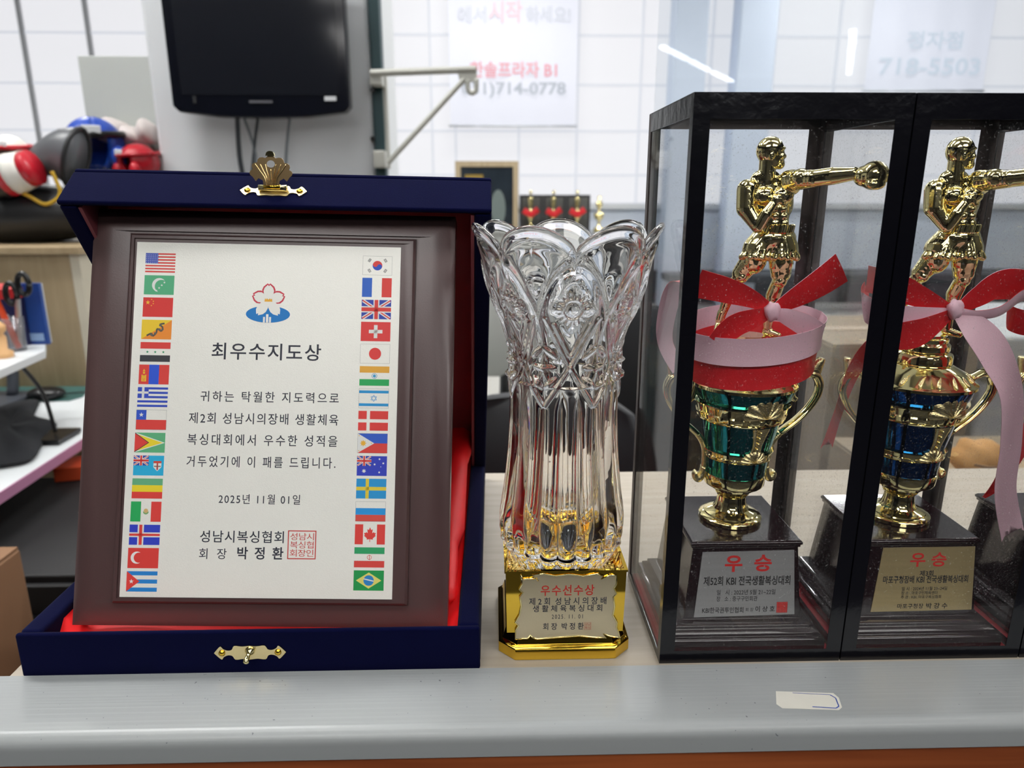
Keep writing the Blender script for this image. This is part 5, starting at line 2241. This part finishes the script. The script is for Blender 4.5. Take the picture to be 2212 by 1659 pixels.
s = empty('small_trophy', (aty(1296, 450, 6.95).x, 7.0, -.06), 'lone small gold trophy standing right of the distant cases', 'trophy', 'small distant trophies')
b = W()
xm = s.location.x
b.lathe([(.05, -.06), (.05, -.02), (.012, 0), (.014, .05), (.045, .08), (.05, .12), (.012, .13), (.012, .16), (.03, .19), (.034, .22), (.010, .24), (.02, .27), (.004, .285)], GOLD, c=(xm, 7.0), n=16)
b.build('cup', s, smooth=True)
# long dark bench at the far wall
bn = empty('gym_bench', (4.3, 8.6, FL), 'long dark padded bench standing at the foot of the far wall', 'bench')
b = W()
b.box(2.0, 6.4, 8.1, 8.5, FL+.36, FL+.46, mat('bench_pad', rgb(44, 48, 54), .5))
b.build('seat', bn, bevel=.02)
for x in (2.2, 3.6, 5.0, 6.2):
    b = W()
    b.box(x, x+.06, 8.15, 8.45, FL, FL+.36, RUBBER)
    b.build('leg', bn)

# ================================================================ LEFT OFFICE CORNER
OAKP = wood('light_oak_panel', rgb(158, 138, 106), rgb(172, 152, 120), 'Z', 3, .5)
cx1 = aty(172, 700, 2.27).x
cab = empty('wood_cabinet', (cx1-.6, 2.5, -.30), 'light oak cabinet side behind the white desk', 'cabinet')
b = W()
b.box(cx1-1.3, cx1, 2.27, 2.9, -1.05, .125, OAKP)
b.build('body', cab, bevel=.003)
b = W()
b.box(cx1-1.32, cx1+.045, 2.25, 2.92, .126, .150, OAKP)
b.build('cabinet_top', cab, bevel=.003)
b = W()
b.box(cx1+.001, cx1+.03, 2.27, 2.9, -1.05, .125, mat('cream_edge', rgb(206, 198, 178), .5))
b.build('edge_panel', cab)
gb = MB()
p0, p1 = aty(166, 120, 2.95), aty(322, 120, 2.95)
gb.box(p0.x, PX0+.0-.002, 2.95, 2.975, .151, p0.z, mat('grey_green_board', rgb(184, 188, 184), .6))
tag(gb.build('grey_board', None, bevel=.004), 'pale grey board standing upright behind the headgear left of the pillar', 'board')

BAGM = mat('black_bag_leather', rgb(30, 31, 34), .45)
YEL = mat('yellow_piping', rgb(196, 158, 40), .5)


def gear(x, y, Y):
    return aty(x, y, Y)


# black bag with yellow piping
bg = empty('gear_bag', (gear(90, 500, 2.45).x, 2.45, .15), 'big black leather gear bag with yellow piping on the oak cabinet', 'bag')
b = W()
c_ = gear(60, 470, 2.50)
b.ball((c_.x-.02, 2.50, .150+.098), (.34, .14, .088), BAGM, 28, 16, fn=lambda d: 1+.16*max(0, -d.z)*(1-abs(d.x))+.05*math.sin(3*d.x+1))
b.build('body', bg, smooth=True)
b = W()
pth = [(-20, 405), (25, 409), (60, 422), (95, 441), (120, 432), (130, 415), (122, 392), (112, 370)]
b.sweep(smooth_path([gear(x, y, 2.355+.0003*abs(x-60)) for x, y in pth], 5), .006, YEL, n=8)
b.build('piping', bg, smooth=True)
bg2 = empty('gear_bag', (gear(240, 470, 2.5).x, 2.55, .15), 'dark grey gear bag mostly hidden behind the box lid', 'bag')
b = W()
c2 = gear(255, 440, 2.6)
b.box(c2.x-.17, c2.x+.10, 2.68, 2.90, .152, .34, BAGM)
b.build('body', bg2, bevel=.04, seg=4)
b = W()
b.sweep(smooth_path([(c2.x-.1, 2.70, .335), (c2.x-.06, 2.675, .345), (c2.x+.02, 2.675, .345), (c2.x+.06, 2.70, .335)], 4), .008, BAGM, n=8)
b.build('handle', bg2, smooth=True)
# grey shin guard roll
sg_ = empty('shin_guard', gear(120, 335, 2.48), 'grey curved leather guard lying on the black gear bag', 'guard')
GRL = mat('grey_leather', rgb(92, 94, 98), .35)
b = W()
rg = []
for k in range(13):
    t_ = k/12
    cpt = gear(66+(165-66)*t_, 352-26*math.sin(t_*2.2)+12*t_*t_, 2.48)
    rr = .048+.046*t_
    rg.append([cpt+V3(rr*.30*math.cos(a), .8*rr*math.sin(a), rr*math.cos(a)) for a in [2*PI*j/20 for j in range(20)]])
b.rings(rg, GRL)
b.build('shell', sg_, smooth=True)
b = W()
b.sweep([q for q in rg[-1]]+[rg[-1][0]], .008, BAGM, n=6)
b.build('trim', sg_, smooth=True)


def headgear(cpt, r, m, m2, label, rot=0.):
    t = empty('boxing_headgear', cpt, label, 'headgear', None, (0, 0, rot))
    b = MB()
    # padded helmet: sphere shell with a face opening toward -y
    NA, NB = 28, 18
    v = []
    rg = []
    for i in range(NB+1):
        th = -1.1+(PI/2+1.05)*i/NB
        row = []
        for j in range(NA):
            a = -PI/2+.62*(1 if th < .45 else .0)+(2*PI-1.24*(1 if th < .45 else 0.))*j/(NA-1)
            q = r*(1+.05*math.cos(6*a)*(th < .5))
            th_ = min(th, PI/2-.02)
            row.append((q*math.cos(th_)*math.cos(a), q*1.1*math.cos(th_)*math.sin(a), q*math.sin(th_)))
        rg.append(row)
    b.rings(rg, m, False, False, closed=False)
    o = b.build('shell', t, smooth=True)
    s = o.modifiers.new('s', 'SOLIDIFY')
    s.thickness = r*.22
    s.offset = -1
    b = MB()
    b.sweep(smooth_path([(r*1.04*math.cos(a), r*1.15*math.sin(a), r*.42+.1*r*math.sin(a)) for a in [2*PI*k/16 for k in range(17)]], 2), r*.10, m2, rb=r*.12, n=8, side=(0, 0, 1))
    b.build('brow_band', t, smooth=True)
    b = MB()
    b.box(-r*.35, r*.25, -r*1.22, -r*1.10, r*.30, r*.62, WHITEP)
    b.build('badge', t, bevel=.004)
    for s_ in (-1, 1):
        b = MB()
        b.ball((s_*r*.72, -r*.82, -r*.45), (r*.30, r*.30, r*.42), m, 14, 10)
        b.build('cheek_pad', t, smooth=True)
    return t


BLUEL = mat('blue_leather', rgb(34, 74, 176), .35)
REDL = mat('red_leather', rgb(186, 22, 40), .32)
WHL = mat('white_leather', rgb(226, 224, 216), .4)
headgear(gear(204, 314, 2.80), .100, BLUEL, RUBBER, 'blue leather boxing headgear with black band on top of the gear pile', .5)
headgear(gear(300, 350, 2.76), .064, REDL, REDL, 'red leather boxing headgear beside the pillar', -.5)
headgear(gear(22, 335, 2.46), .062, WHL, REDL, 'white boxing headgear with red band at the left picture edge', .3)
# glove with red cuff and white band
gl = empty('boxing_glove', gear(45, 385, 2.36), 'red and white boxing glove with striped cuff lying on the gear bag', 'glove')
b = W()
p_ = [gear(-25, 395, 2.36), gear(5, 385, 2.36), gear(28, 377, 2.36)]
b.sweep(smooth_path(p_, 5), [.055]*4+[.062]*4+[.058]*3, RUBBER, n=18)
b.build('fist', gl, smooth=True)
b = W()
b.sweep(smooth_path([gear(14, 381, 2.36), gear(30, 376, 2.36)], 3), .0635, REDL, n=18)
b.build('red_cuff', gl, smooth=True)
b = W()
b.sweep(smooth_path([gear(29, 376, 2.36), gear(60, 366, 2.36)], 3), [.064, .062, .058, .054], WHL, n=18)
b.build('white_cuff', gl, smooth=True)
b = W()
b.sweep(smooth_path([gear(60, 366, 2.36), gear(74, 361, 2.36)], 3), .0545, REDL, n=18)
b.build('red_band', gl, smooth=True)
# pale folded guard on top right
fg_ = empty('white_glove', gear(270, 285, 2.80), 'off-white padded gloves piled above the red headgear', 'glove')
PALE = mat('pale_pink_leather', rgb(206, 196, 192), .5)
for (x, y, rx, rz) in ((245, 282, .07, .045), (285, 296, .07, .04), (318, 288, .045, .05)):
    b = W()
    q = gear(x, y, 2.88)
    b.ball((q.x, q.y, q.z), (rx, .06, rz), PALE, 18, 12, fn=lambda d: 1+.12*math.sin(5*d.x+3*d.z))
    b.build('pad', fg_, smooth=True)

# desk
WD = mat('white_desk', rgb(216, 220, 222), .4)
PINK = mat('mauve_edge', rgb(170, 116, 148), .5)
q0, q1 = atz(0, 1062, -.30), atz(190, 940, -.30)
dv = (q1-q0).normalized()
A_ = q0-dv*.5
B_ = q1+dv*((2.25-q1.y)/dv.y)
dk = empty('desk', (-1.2, 1.7, FL), 'white desk with a mauve edge in the left background', 'desk')
poly = [(A_.x, A_.y), (B_.x, B_.y), (-2.6, 2.25), (-2.6, A_.y)]
b = W()
b.extrude(poly, (0, 0, -.322), (1, 0, 0), (0, 1, 0), (0, 0, .022), WD)
b.build('desktop', dk)
b = W()
nrm = V3(dv.y, -dv.x, 0)
e0, e1 = A_+nrm*.001, B_+nrm*.001
b.hexa([(e0.x, e0.y, -.323), (e0.x+nrm.x*.004, e0.y+nrm.y*.004, -.323), (e1.x+nrm.x*.004, e1.y+nrm.y*.004, -.323), (e1.x, e1.y, -.323)],
       [(e0.x, e0.y, -.2995), (e0.x+nrm.x*.004, e0.y+nrm.y*.004, -.2995), (e1.x+nrm.x*.004, e1.y+nrm.y*.004, -.2995), (e1.x, e1.y, -.2995)], PINK)
b.build('mauve_edge', dk)
for (x, y) in ((-2.5, 1.3), (-2.5, 2.15), (-1.25, 2.15), (-1.6, 1.4)):
    b = W()
    b.box(x, x+.05, y, y+.05, FL, -.322, mat('desk_leg', rgb(60, 62, 64), .4))
    b.build('leg', dk)
# green mat, mouse, monitor base
gm = MB()
m0 = [atz(x, y, -.299) for x, y in ((-40, 900), (75, 868), (150, 866), (178, 858), (200, 834), (-40, 834))]
gm.extrude([(q.x, q.y) for q in m0], (0, 0, -.2995), (1, 0, 0), (0, 1, 0), (0, 0, .003), mat('green_mat', rgb(54, 92, 88), .5))
tag(gm.build('desk_mat', None), 'dark green desk mat at the back of the white desk', 'mat')
ms = empty('computer_mouse', atz(102, 862, -.296), 'black computer mouse on the green desk mat', 'mouse')
b = W()
q = atz(102, 860, -.296)
b.ball((q.x, q.y, q.z+.016), (.055, .038, .020), RUBBER, 20, 12)
b.build('shell', ms, smooth=True)
b = W()
b.sweep(smooth_path([(q.x+.04, q.y+.01, q.z+.01), (q.x+.12, q.y+.06, q.z+.004), (q.x+.22, q.y+.05, q.z+.004), (q.x+.30, q.y+.10, q.z+.004)], 5), .0025, RUBBER, n=6)
b.build('cord', ms, smooth=True)
mb_ = empty('monitor', atz(15, 880, -.296), 'dark grey monitor base standing on the desk at the left picture edge', 'monitor')
q = atz(20, 872, -.296)
b = W()
b.box(q.x-.25, q.x+.03, q.y-.1, q.y+.1, q.z, q.z+.014, mat('dark_grey_plastic', rgb(66, 70, 78), .4))
b.build('base', mb_, bevel=.006)
b = W()
b.sweep(smooth_path([(q.x-.02, q.y+.05, q.z+.012), (q.x-.02, q.y+.07, q.z+.10), (q.x-.045, q.y+.07, q.z+.19)], 4), .016, mat('dark_grey_plastic', rgb(66, 70, 78), .4), n=10)
b.build('stand', mb_, smooth=True)
b = W()
b.box(q.x-.55, q.x-.06, q.y+.03, q.y+.06, q.z+.12, q.z+.30, RUBBER)
b.build('display', mb_, bevel=.006)
# black cloth heap on the desk
ch = empty('black_cloth', atz(50, 980, -.30), 'crumpled black cloth lying on the white desk', 'cloth')
b = W()
outl = [(-60, 905), (20, 880), (80, 862), (95, 872), (62, 900), (100, 912), (140, 920), (112, 945), (92, 968), (86, 995), (60, 1010), (10, 1016), (-60, 1030)]
cen = atz(20, 945, -.2995)
rg = []
for t_, h in ((1, 0), (.97, .012), (.75, .030), (.45, .040), (.15, .036)):
    row = []
    for k, (x, y) in enumerate(outl):
        e = atz(x, y, -.2995)
        q = cen+(e-cen)*t_
        row.append((q.x, q.y, -.2995+h*(1+.35*math.sin(k*2.3+t_*7))))
    rg.append(row)
b.rings(rg, mat('black_fabric', rgb(20, 22, 27), .9, bump=.6, bs=60))
b.build('folds', ch, smooth=True, sub=2)
# white shelf with small things
SY = 1.80
sh = empty('white_shelf', aty(20, 770, SY), 'small white shelf board in front of the oak cabinet', 'shelf')
zs_ = aty(20, 758, SY).z
s0, s1 = atz(98, 744, zs_), atz(98, 762, zs_)
b = W()
pl4 = [(atz(-120, 850, zs_).x, atz(-120, 850, zs_).y), (atz(97, 757, zs_).x, atz(97, 757, zs_).y), (atz(98, 738, zs_).x, atz(98, 738, zs_).y), (atz(-120, 738, zs_).x, atz(-120, 738, zs_).y)]
b.extrude(pl4, (0, 0, zs_-.02), (1, 0, 0), (0, 1, 0), (0, 0, .02), WD)
b.build('shelf_board', sh, bevel=.002)
b = W()
q = atz(40, 770, zs_)
b.sweep(smooth_path([(q.x, q.y, zs_-.02), (q.x+.03, q.y+.02, zs_-.10), (q.x+.045, q.y+.02, -.28)], 4), .005, RUBBER, n=8)
b.box(q.x-.02, q.x+.08, q.y-.03, q.y+.07, -.2955, -.285, RUBBER)
b.build('bracket', sh, smooth=False)


def on_shelf(x, y):
    return atz(x, y, zs_)


q = on_shelf(82, 744)
bk = empty('book', (q.x, q.y, zs_), 'blue booklet leaning at the end of the white shelf', 'book')
zt_ = aty(75, 612, q.y).z
xw0, xw1 = aty(46, 680, q.y).x, aty(94, 680, q.y).x
b = W()
b.box(xw0, xw1, q.y, q.y+.012, zs_, zt_, mat('blue_cover', rgb(30, 72, 150), .35, var=.35, vs=12))
b.build('cover', bk)
b = W()
b.box(xw0+.002, xw1-.002, q.y+.0125, q.y+.02, zs_+.002, zt_-.002, WHITEP)
b.build('pages', bk)
b = W()
b.box(xw0+.012, xw1-.008, q.y-.0012, q.y-.0004, zs_+.01, zs_+.03, mat('pale_blue_print', rgb(150, 180, 220), .5))
b.build('cover_print', bk)
q = on_shelf(36, 757)
cu_ = empty('pen_cup', (q.x, q.y, zs_), 'clear mesh pen cup on the white shelf', 'cup')
b = W()
b.lathe([(.024, zs_), (.028, zs_+.085), (.026, zs_+.085), (.022, zs_+.004)], clear_pane('frosted_cup', (.8, .8, .82, 1), .10), c=(q.x, q.y), n=20)
b.build('cup_wall', cu_, smooth=True)
b = W()
b.sweep([(q.x+.008, q.y, zs_+.006), (q.x-.030, q.y, zs_+.135)], .008, mat('orange_plastic', rgb(226, 74, 28), .4), n=8)
tag(b.build('marker_pen', None), 'orange marker leaning in the pen cup', 'pen')
b = W()
b.sweep([(q.x-.012, q.y+.01, zs_+.006), (q.x-.018, q.y+.01, zs_+.09)], .006, WHITEP, n=8)
tag(b.build('pen', None), 'white pen standing in the pen cup', 'pen')
q2 = on_shelf(58, 748)
hd = empty('scissors', (q.x+.012, q.y+.005, zs_+.01), 'black handled scissors standing in the pen cup', 'scissors')
b = W()
b.sweep([(q.x+.008, q.y+.005, zs_+.008), (q.x+.020, q.y+.008, zs_+.13)], .007, mat('steel', (.6, .6, .62, 1), .3, 1), n=8)
b.build('blade', hd)
for s_ in (-1, 1):
    b = W()
    cc_ = (q.x+.024+s_*.017, q.y+.008, zs_+.155+.012*s_)
    b.sweep(smooth_path([(cc_[0]+.014*math.cos(a), cc_[1], cc_[2]+.026*math.sin(a)) for a in [2*PI*k/10 for k in range(11)]], 2), .007, RUBBER, n=8)
    b.build('handle', hd, smooth=True)
q = on_shelf(8, 772)
wf = empty('wooden_doll', (q.x, q.y, zs_), 'small peach coloured wooden figure on the white shelf', 'figurine')
b = W()
b.lathe([(.022, zs_), (.022, zs_+.014), (.012, zs_+.02), (.013, zs_+.05), (.008, zs_+.058), (.015, zs_+.066), (.016, zs_+.078), (.006, zs_+.088), (.001, zs_+.089)], mat('peach_wood', rgb(222, 174, 120), .5), c=(q.x, q.y), n=20)
b.build('body', wf, smooth=True)
q = on_shelf(5, 752)
rb_ = empty('storage_tin', (q.x-.01, q.y+.06, zs_), 'dark blue tin with a red lid at the left picture edge', 'tin')
b = W()
b.lathe([(.06, zs_), (.06, zs_+.125)], mat('dark_blue_tin', rgb(30, 34, 80), .4), c=(q.x-.01, q.y+.06), n=24)
b.build('body', rb_)
b = W()
b.lathe([(.062, zs_+.1255), (.062, zs_+.15), (.05, zs_+.155)], mat('red_tin', rgb(190, 40, 44), .4), c=(q.x-.01, q.y+.06), n=24)
b.build('tin_lid', rb_)

# things below the desk
du = empty('shade_drawers', (-1.0, 1.55, FL), 'black drawer unit added to stand in for the shade under the white desk', 'shade filler')  # black body put where there is only deep shade below the desk
BLK = mat('soft_black', rgb(16, 15, 17), .6)
b = W()
b.box(-1.5, -.30, 1.25, 1.75, FL, -.40, BLK)
b.build('body', du, bevel=.006)
for k in range(3):
    b = W()
    b.box(-1.49, -.31, 1.235, 1.2495, FL+.03+.205*k, FL+.225+.205*k, BLK)
    d_ = b.build('drawer', du, bevel=.003)
    b = W()
    b.box(-1.0, -.8, 1.222, 1.234, FL+.15+.205*k, FL+.165+.205*k, RUBBER)
    h_ = b.build('handle', None)
    h_.parent = d_
    h_.location = (0, 0, 0)
    for v in h_.data.vertices:
        v.co -= Vector(du.location)
orb = MB()
a, c = atz(112, 1012, -.36), atz(190, 985, -.36)
orb.hexa([(a.x, a.y, -.399), (c.x+.2, c.y-.02, -.399), (c.x+.2, c.y+.09, -.399), (a.x, a.y+.09, -.399)], [(a.x, a.y, -.362), (c.x+.2, c.y-.02, -.362), (c.x+.2, c.y+.09, -.362), (a.x, a.y+.09, -.362)], mat('orange_red_box', rgb(190, 70, 34), .5))
tag(orb.build('flat_box', None, bevel=.003), 'flat orange red box lying on the added black unit under the desk', 'box')
KRAFT = mat('kraft_card', rgb(128, 94, 66), .8, var=.1, vs=6)
KRAFTD = mat('kraft_card_pale', rgb(150, 134, 112), .8, var=.08, vs=6)


def carton(name, x0, x1, y0, y1, z0, z1, label, m=KRAFT, group=None):
    t = empty(name, ((x0+x1)/2, (y0+y1)/2, z0), label, 'box', group)
    b = W()
    b.box(x0, x1, y0, y1, z0, z1, m)
    b.build('body', t, bevel=.004)
    b = W()
    ym = (y0+y1)/2
    b.box(x0+.002, x1-.002, y0+.002, ym-.002, z1+.0002, z1+.004, m)
    b.build('flap', t)
    b = W()
    b.box(x0+.002, x1-.002, ym+.002, y1-.002, z1+.0002, z1+.004, m)
    b.build('flap', t)
    b = W()
    b.box(x0+.01, x1-.01, ym-.025, ym+.025, z1+.0045, z1+.0055, mat('parcel_tape', rgb(176, 150, 112), .3))
    b.build('tape', t)
    return t


q = aty(44, 1185, 1.0)
carton('cardboard_box', q.x-.35, q.x, .74, 1.0, FL, q.z, 'tall brown cardboard carton at the lower left picture edge')
# slim kraft strip and black plastic bag
st_ = MB()
a, c = aty(163, 1112, 1.15), aty(182, 1190, 1.15)
st_.hexa([(a.x+.03, 1.12, c.z-.4), (a.x+.10, 1.12, c.z-.4), (a.x+.10, 1.15, c.z-.4), (a.x+.03, 1.15, c.z-.4)], [(a.x, 1.16, a.z), (a.x+.05, 1.16, a.z-.01), (a.x+.05, 1.18, a.z), (a.x, 1.18, a.z)], KRAFTD)
tag(st_.build('cardboard_strip', None), 'narrow strip of cardboard standing in the dark under the desk', 'cardboard')
pb = empty('plastic_bag', (-.62, 1.10, FL), 'crumpled black plastic bag on the floor behind the navy box', 'bag')
b = W()
q = aty(95, 1330, .98)
b.ball((q.x+.10, 1.02, (FL+q.z+.06)/2), (.14, .12, (q.z+.06-FL)/2), mat('bag_film', rgb(26, 26, 28), .25, bump=1, bs=14), 36, 24, fn=lambda d: 1+.10*math.sin(9*d.x+4*d.z)*math.cos(8*d.y)+.05*math.sin(17*d.z+5*d.x))
b.build('film', pb, smooth=True)
b = W()
b.ball((q.x+.08, .94, q.z+.0), (.06, .04, .035), mat('maroon_cloth', rgb(84, 26, 34), .8), 16, 10, fn=lambda d: 1+.15*math.sin(8*d.x))
b.build('maroon_lining', pb, smooth=True)

# ================================================================ MIDDLE AND RIGHT BEHIND THE COUNTER
def office_chair(x, y, zt, zb_, wdt, m, label, rot=0.):
    t = empty('office_chair', (x, y, FL), label, 'chair', None, (0, 0, rot))
    hgt = (zt-zb_)
    b = MB()
    zc = (zt+zb_)/2-FL
    rg = []
    for k in range(9):
        u_ = -1+k/4
        hw_ = wdt/2*(1-.18*max(0, u_)**2-.05*max(0, -u_))
        yy = .05*u_*u_
        cr = [(hw_*math.copysign(abs(math.cos(a))**.5, math.cos(a)), yy+.035*math.copysign(abs(math.sin(a))**.7, math.sin(a))+.05*(math.cos(a)**2)*-1, zc+u_*hgt/2) for a in [2*PI*j/20 for j in range(20)]]
        rg.append(cr)
    b.rings(rg, m)
    b.build('backrest', t, smooth=True, bevel=0, sub=1)
    b = MB()
    b.box(-wdt/2, wdt/2, -.46, -.02, .42, .50, m)
    b.build('seat', t, bevel=.03, seg=4)
    b = MB()
    b.sweep([(0, .03, zb_-FL+.05), (0, .05, .44)], .025, RUBBER, n=8, side=(1, 0, 0))
    b.build('back_support', t)
    b = MB()
    b.sweep([(0, -.2, .42), (0, -.2, .10)], .03, RUBBER, n=10, side=(1, 0, 0))
    b.build('column', t)
    for k in range(5):
        a = 2*PI*k/5+.3
        b = MB()
        b.sweep([(0, -.2, .10), (wdt*.62*math.cos(a), -.2+wdt*.62*math.sin(a), .06)], .02, RUBBER, n=6)
        b.ball((wdt*.62*math.cos(a), -.2+wdt*.62*math.sin(a), .028), .028, RUBBER, 10, 8)
        b.build('leg', t)
    for s_ in (-1, 1):
        b = MB()
        b.sweep(smooth_path([(s_*wdt*.5, -.30, .46), (s_*wdt*.58, -.28, .62), (s_*wdt*.58, -.12, .66), (s_*wdt*.52, .0, .64)], 3), .018, RUBBER, n=8)
        b.build('armrest', t, smooth=True)
    return t


q = aty(1110, 700, 3.05)
office_chair(q.x-.03, 3.05, .06, -.48, .42, mat('pale_grey_fabric', rgb(176, 178, 174), .7), 'pale grey office chair seen between the navy box and the vase', .2)
q = aty(1150, 900, 1.45)
office_chair(q.x+.02, 1.35, -.075, -.60, .42, mat('black_leather', rgb(18, 20, 26), .5), 'black office chair seat back low behind the vase', -.1)
q = aty(1392, 800, 2.0)
office_chair(q.x+.02, 2.0, .0, -.60, .32, mat('black_mesh', rgb(20, 21, 25), .7), 'tall black office chair seen between the vase and the first case', .15)
# second table with papers
tb = empty('side_table', (.95, 2.1, FL), 'white side table with brown edge seen through the first case', 'table')
b = W()
b.box(.62, 1.5, 2.10, 2.6, -.335, -.305, WD)
b.build('tabletop', tb, bevel=.003)
b = W()
b.box(.618, 1.502, 2.09, 2.0999, -.340, -.305, mat('brown_edge', rgb(120, 80, 60), .5))
b.build('brown_edge', tb)
for x in (.66, 1.4):
    for y in (2.15, 2.5):
        b = W()
        b.box(x, x+.04, y, y+.04, FL, -.335, mat('desk_leg', rgb(60, 62, 64), .4))
        b.build('leg', tb)
ppr = MB()
ppr.box(.64, .85, 2.12, 2.41, -.3045, -.300, WHITEP)
tag(ppr.build('paper_stack', None), 'stack of white paper at the near left corner of the side table', 'paper')
# cartons on the right
cz = aty(1900, 748, 1.5).z
x0 = aty(1775, 860, 1.5).x
x1_ = aty(2110, 860, 1.5).x
carton('cardboard_box', x0, x1_, 1.5, 1.9, FL, -.42, 'lower cardboard carton behind the counter on the right', KRAFTD)
cb = carton('cardboard_box', x0+.01, x1_-.01, 1.5, 1.88, -.414, cz, 'upper cardboard carton with blue print behind the counter on the right', KRAFTD)
b = W()
q = aty(2058, 955, 1.499)
q_ = aty(2098, 1010, 1.499)
for k in range(3):
    b.box(q.x+k*(q_.x-q.x)/3, q.x+(k+.7)*(q_.x-q.x)/3, 1.4975, 1.499, q_.z, q.z, mat('blue_print', rgb(56, 72, 96), .6))
b.build('blue_print', cb)
wbx = empty('printer', (x1_+.25, 1.75, FL), 'pale grey floor standing printer right of the cartons', 'printer')
b = W()
b.box(x1_+.02, x1_+.55, 1.52, 2.0, FL, -.10, mat('printer_grey', rgb(178, 180, 182), .5))
b.build('body', wbx, bevel=.015)
b = W()
b.box(x1_+.02, x1_+.55, 1.50, 2.0, -.098, cz+.02, mat('printer_grey', rgb(178, 180, 182), .5))
b.build('scanner_lid', wbx, bevel=.012)
b = W()
b.box(x1_+.08, x1_+.49, 1.508, 1.519, -.55, -.40, mat('printer_tray', rgb(140, 142, 146), .5))
b.build('paper_tray', wbx, bevel=.004)
ob = empty('orange_pouch', aty(2125, 1010, 1.12), 'orange yellow pouch lying on the low box behind the counter edge', 'pouch')
q = aty(2125, 1000, 1.12)
b = W()
b.ball((q.x, 1.14, q.z), (.042, .04, .036), mat('orange_cloth', rgb(206, 150, 84), .7), 18, 12, fn=lambda d: 1+.10*math.sin(6*d.x+5*d.z))
b.build('body', ob, smooth=True)
b = W()
b.sweep(smooth_path([(q.x-.03, 1.10, q.z+.005), (q.x, 1.095, q.z+.002), (q.x+.03, 1.10, q.z+.012)], 4), .002, KRAFT, n=6)
b.build('zip', ob, smooth=True)
lb = carton('cardboard_box', q.x-.15, q.x+.25, 1.02, 1.36, FL, q.z-.040, 'low kraft carton carrying the orange pouch just behind the counter', KRAFTD)
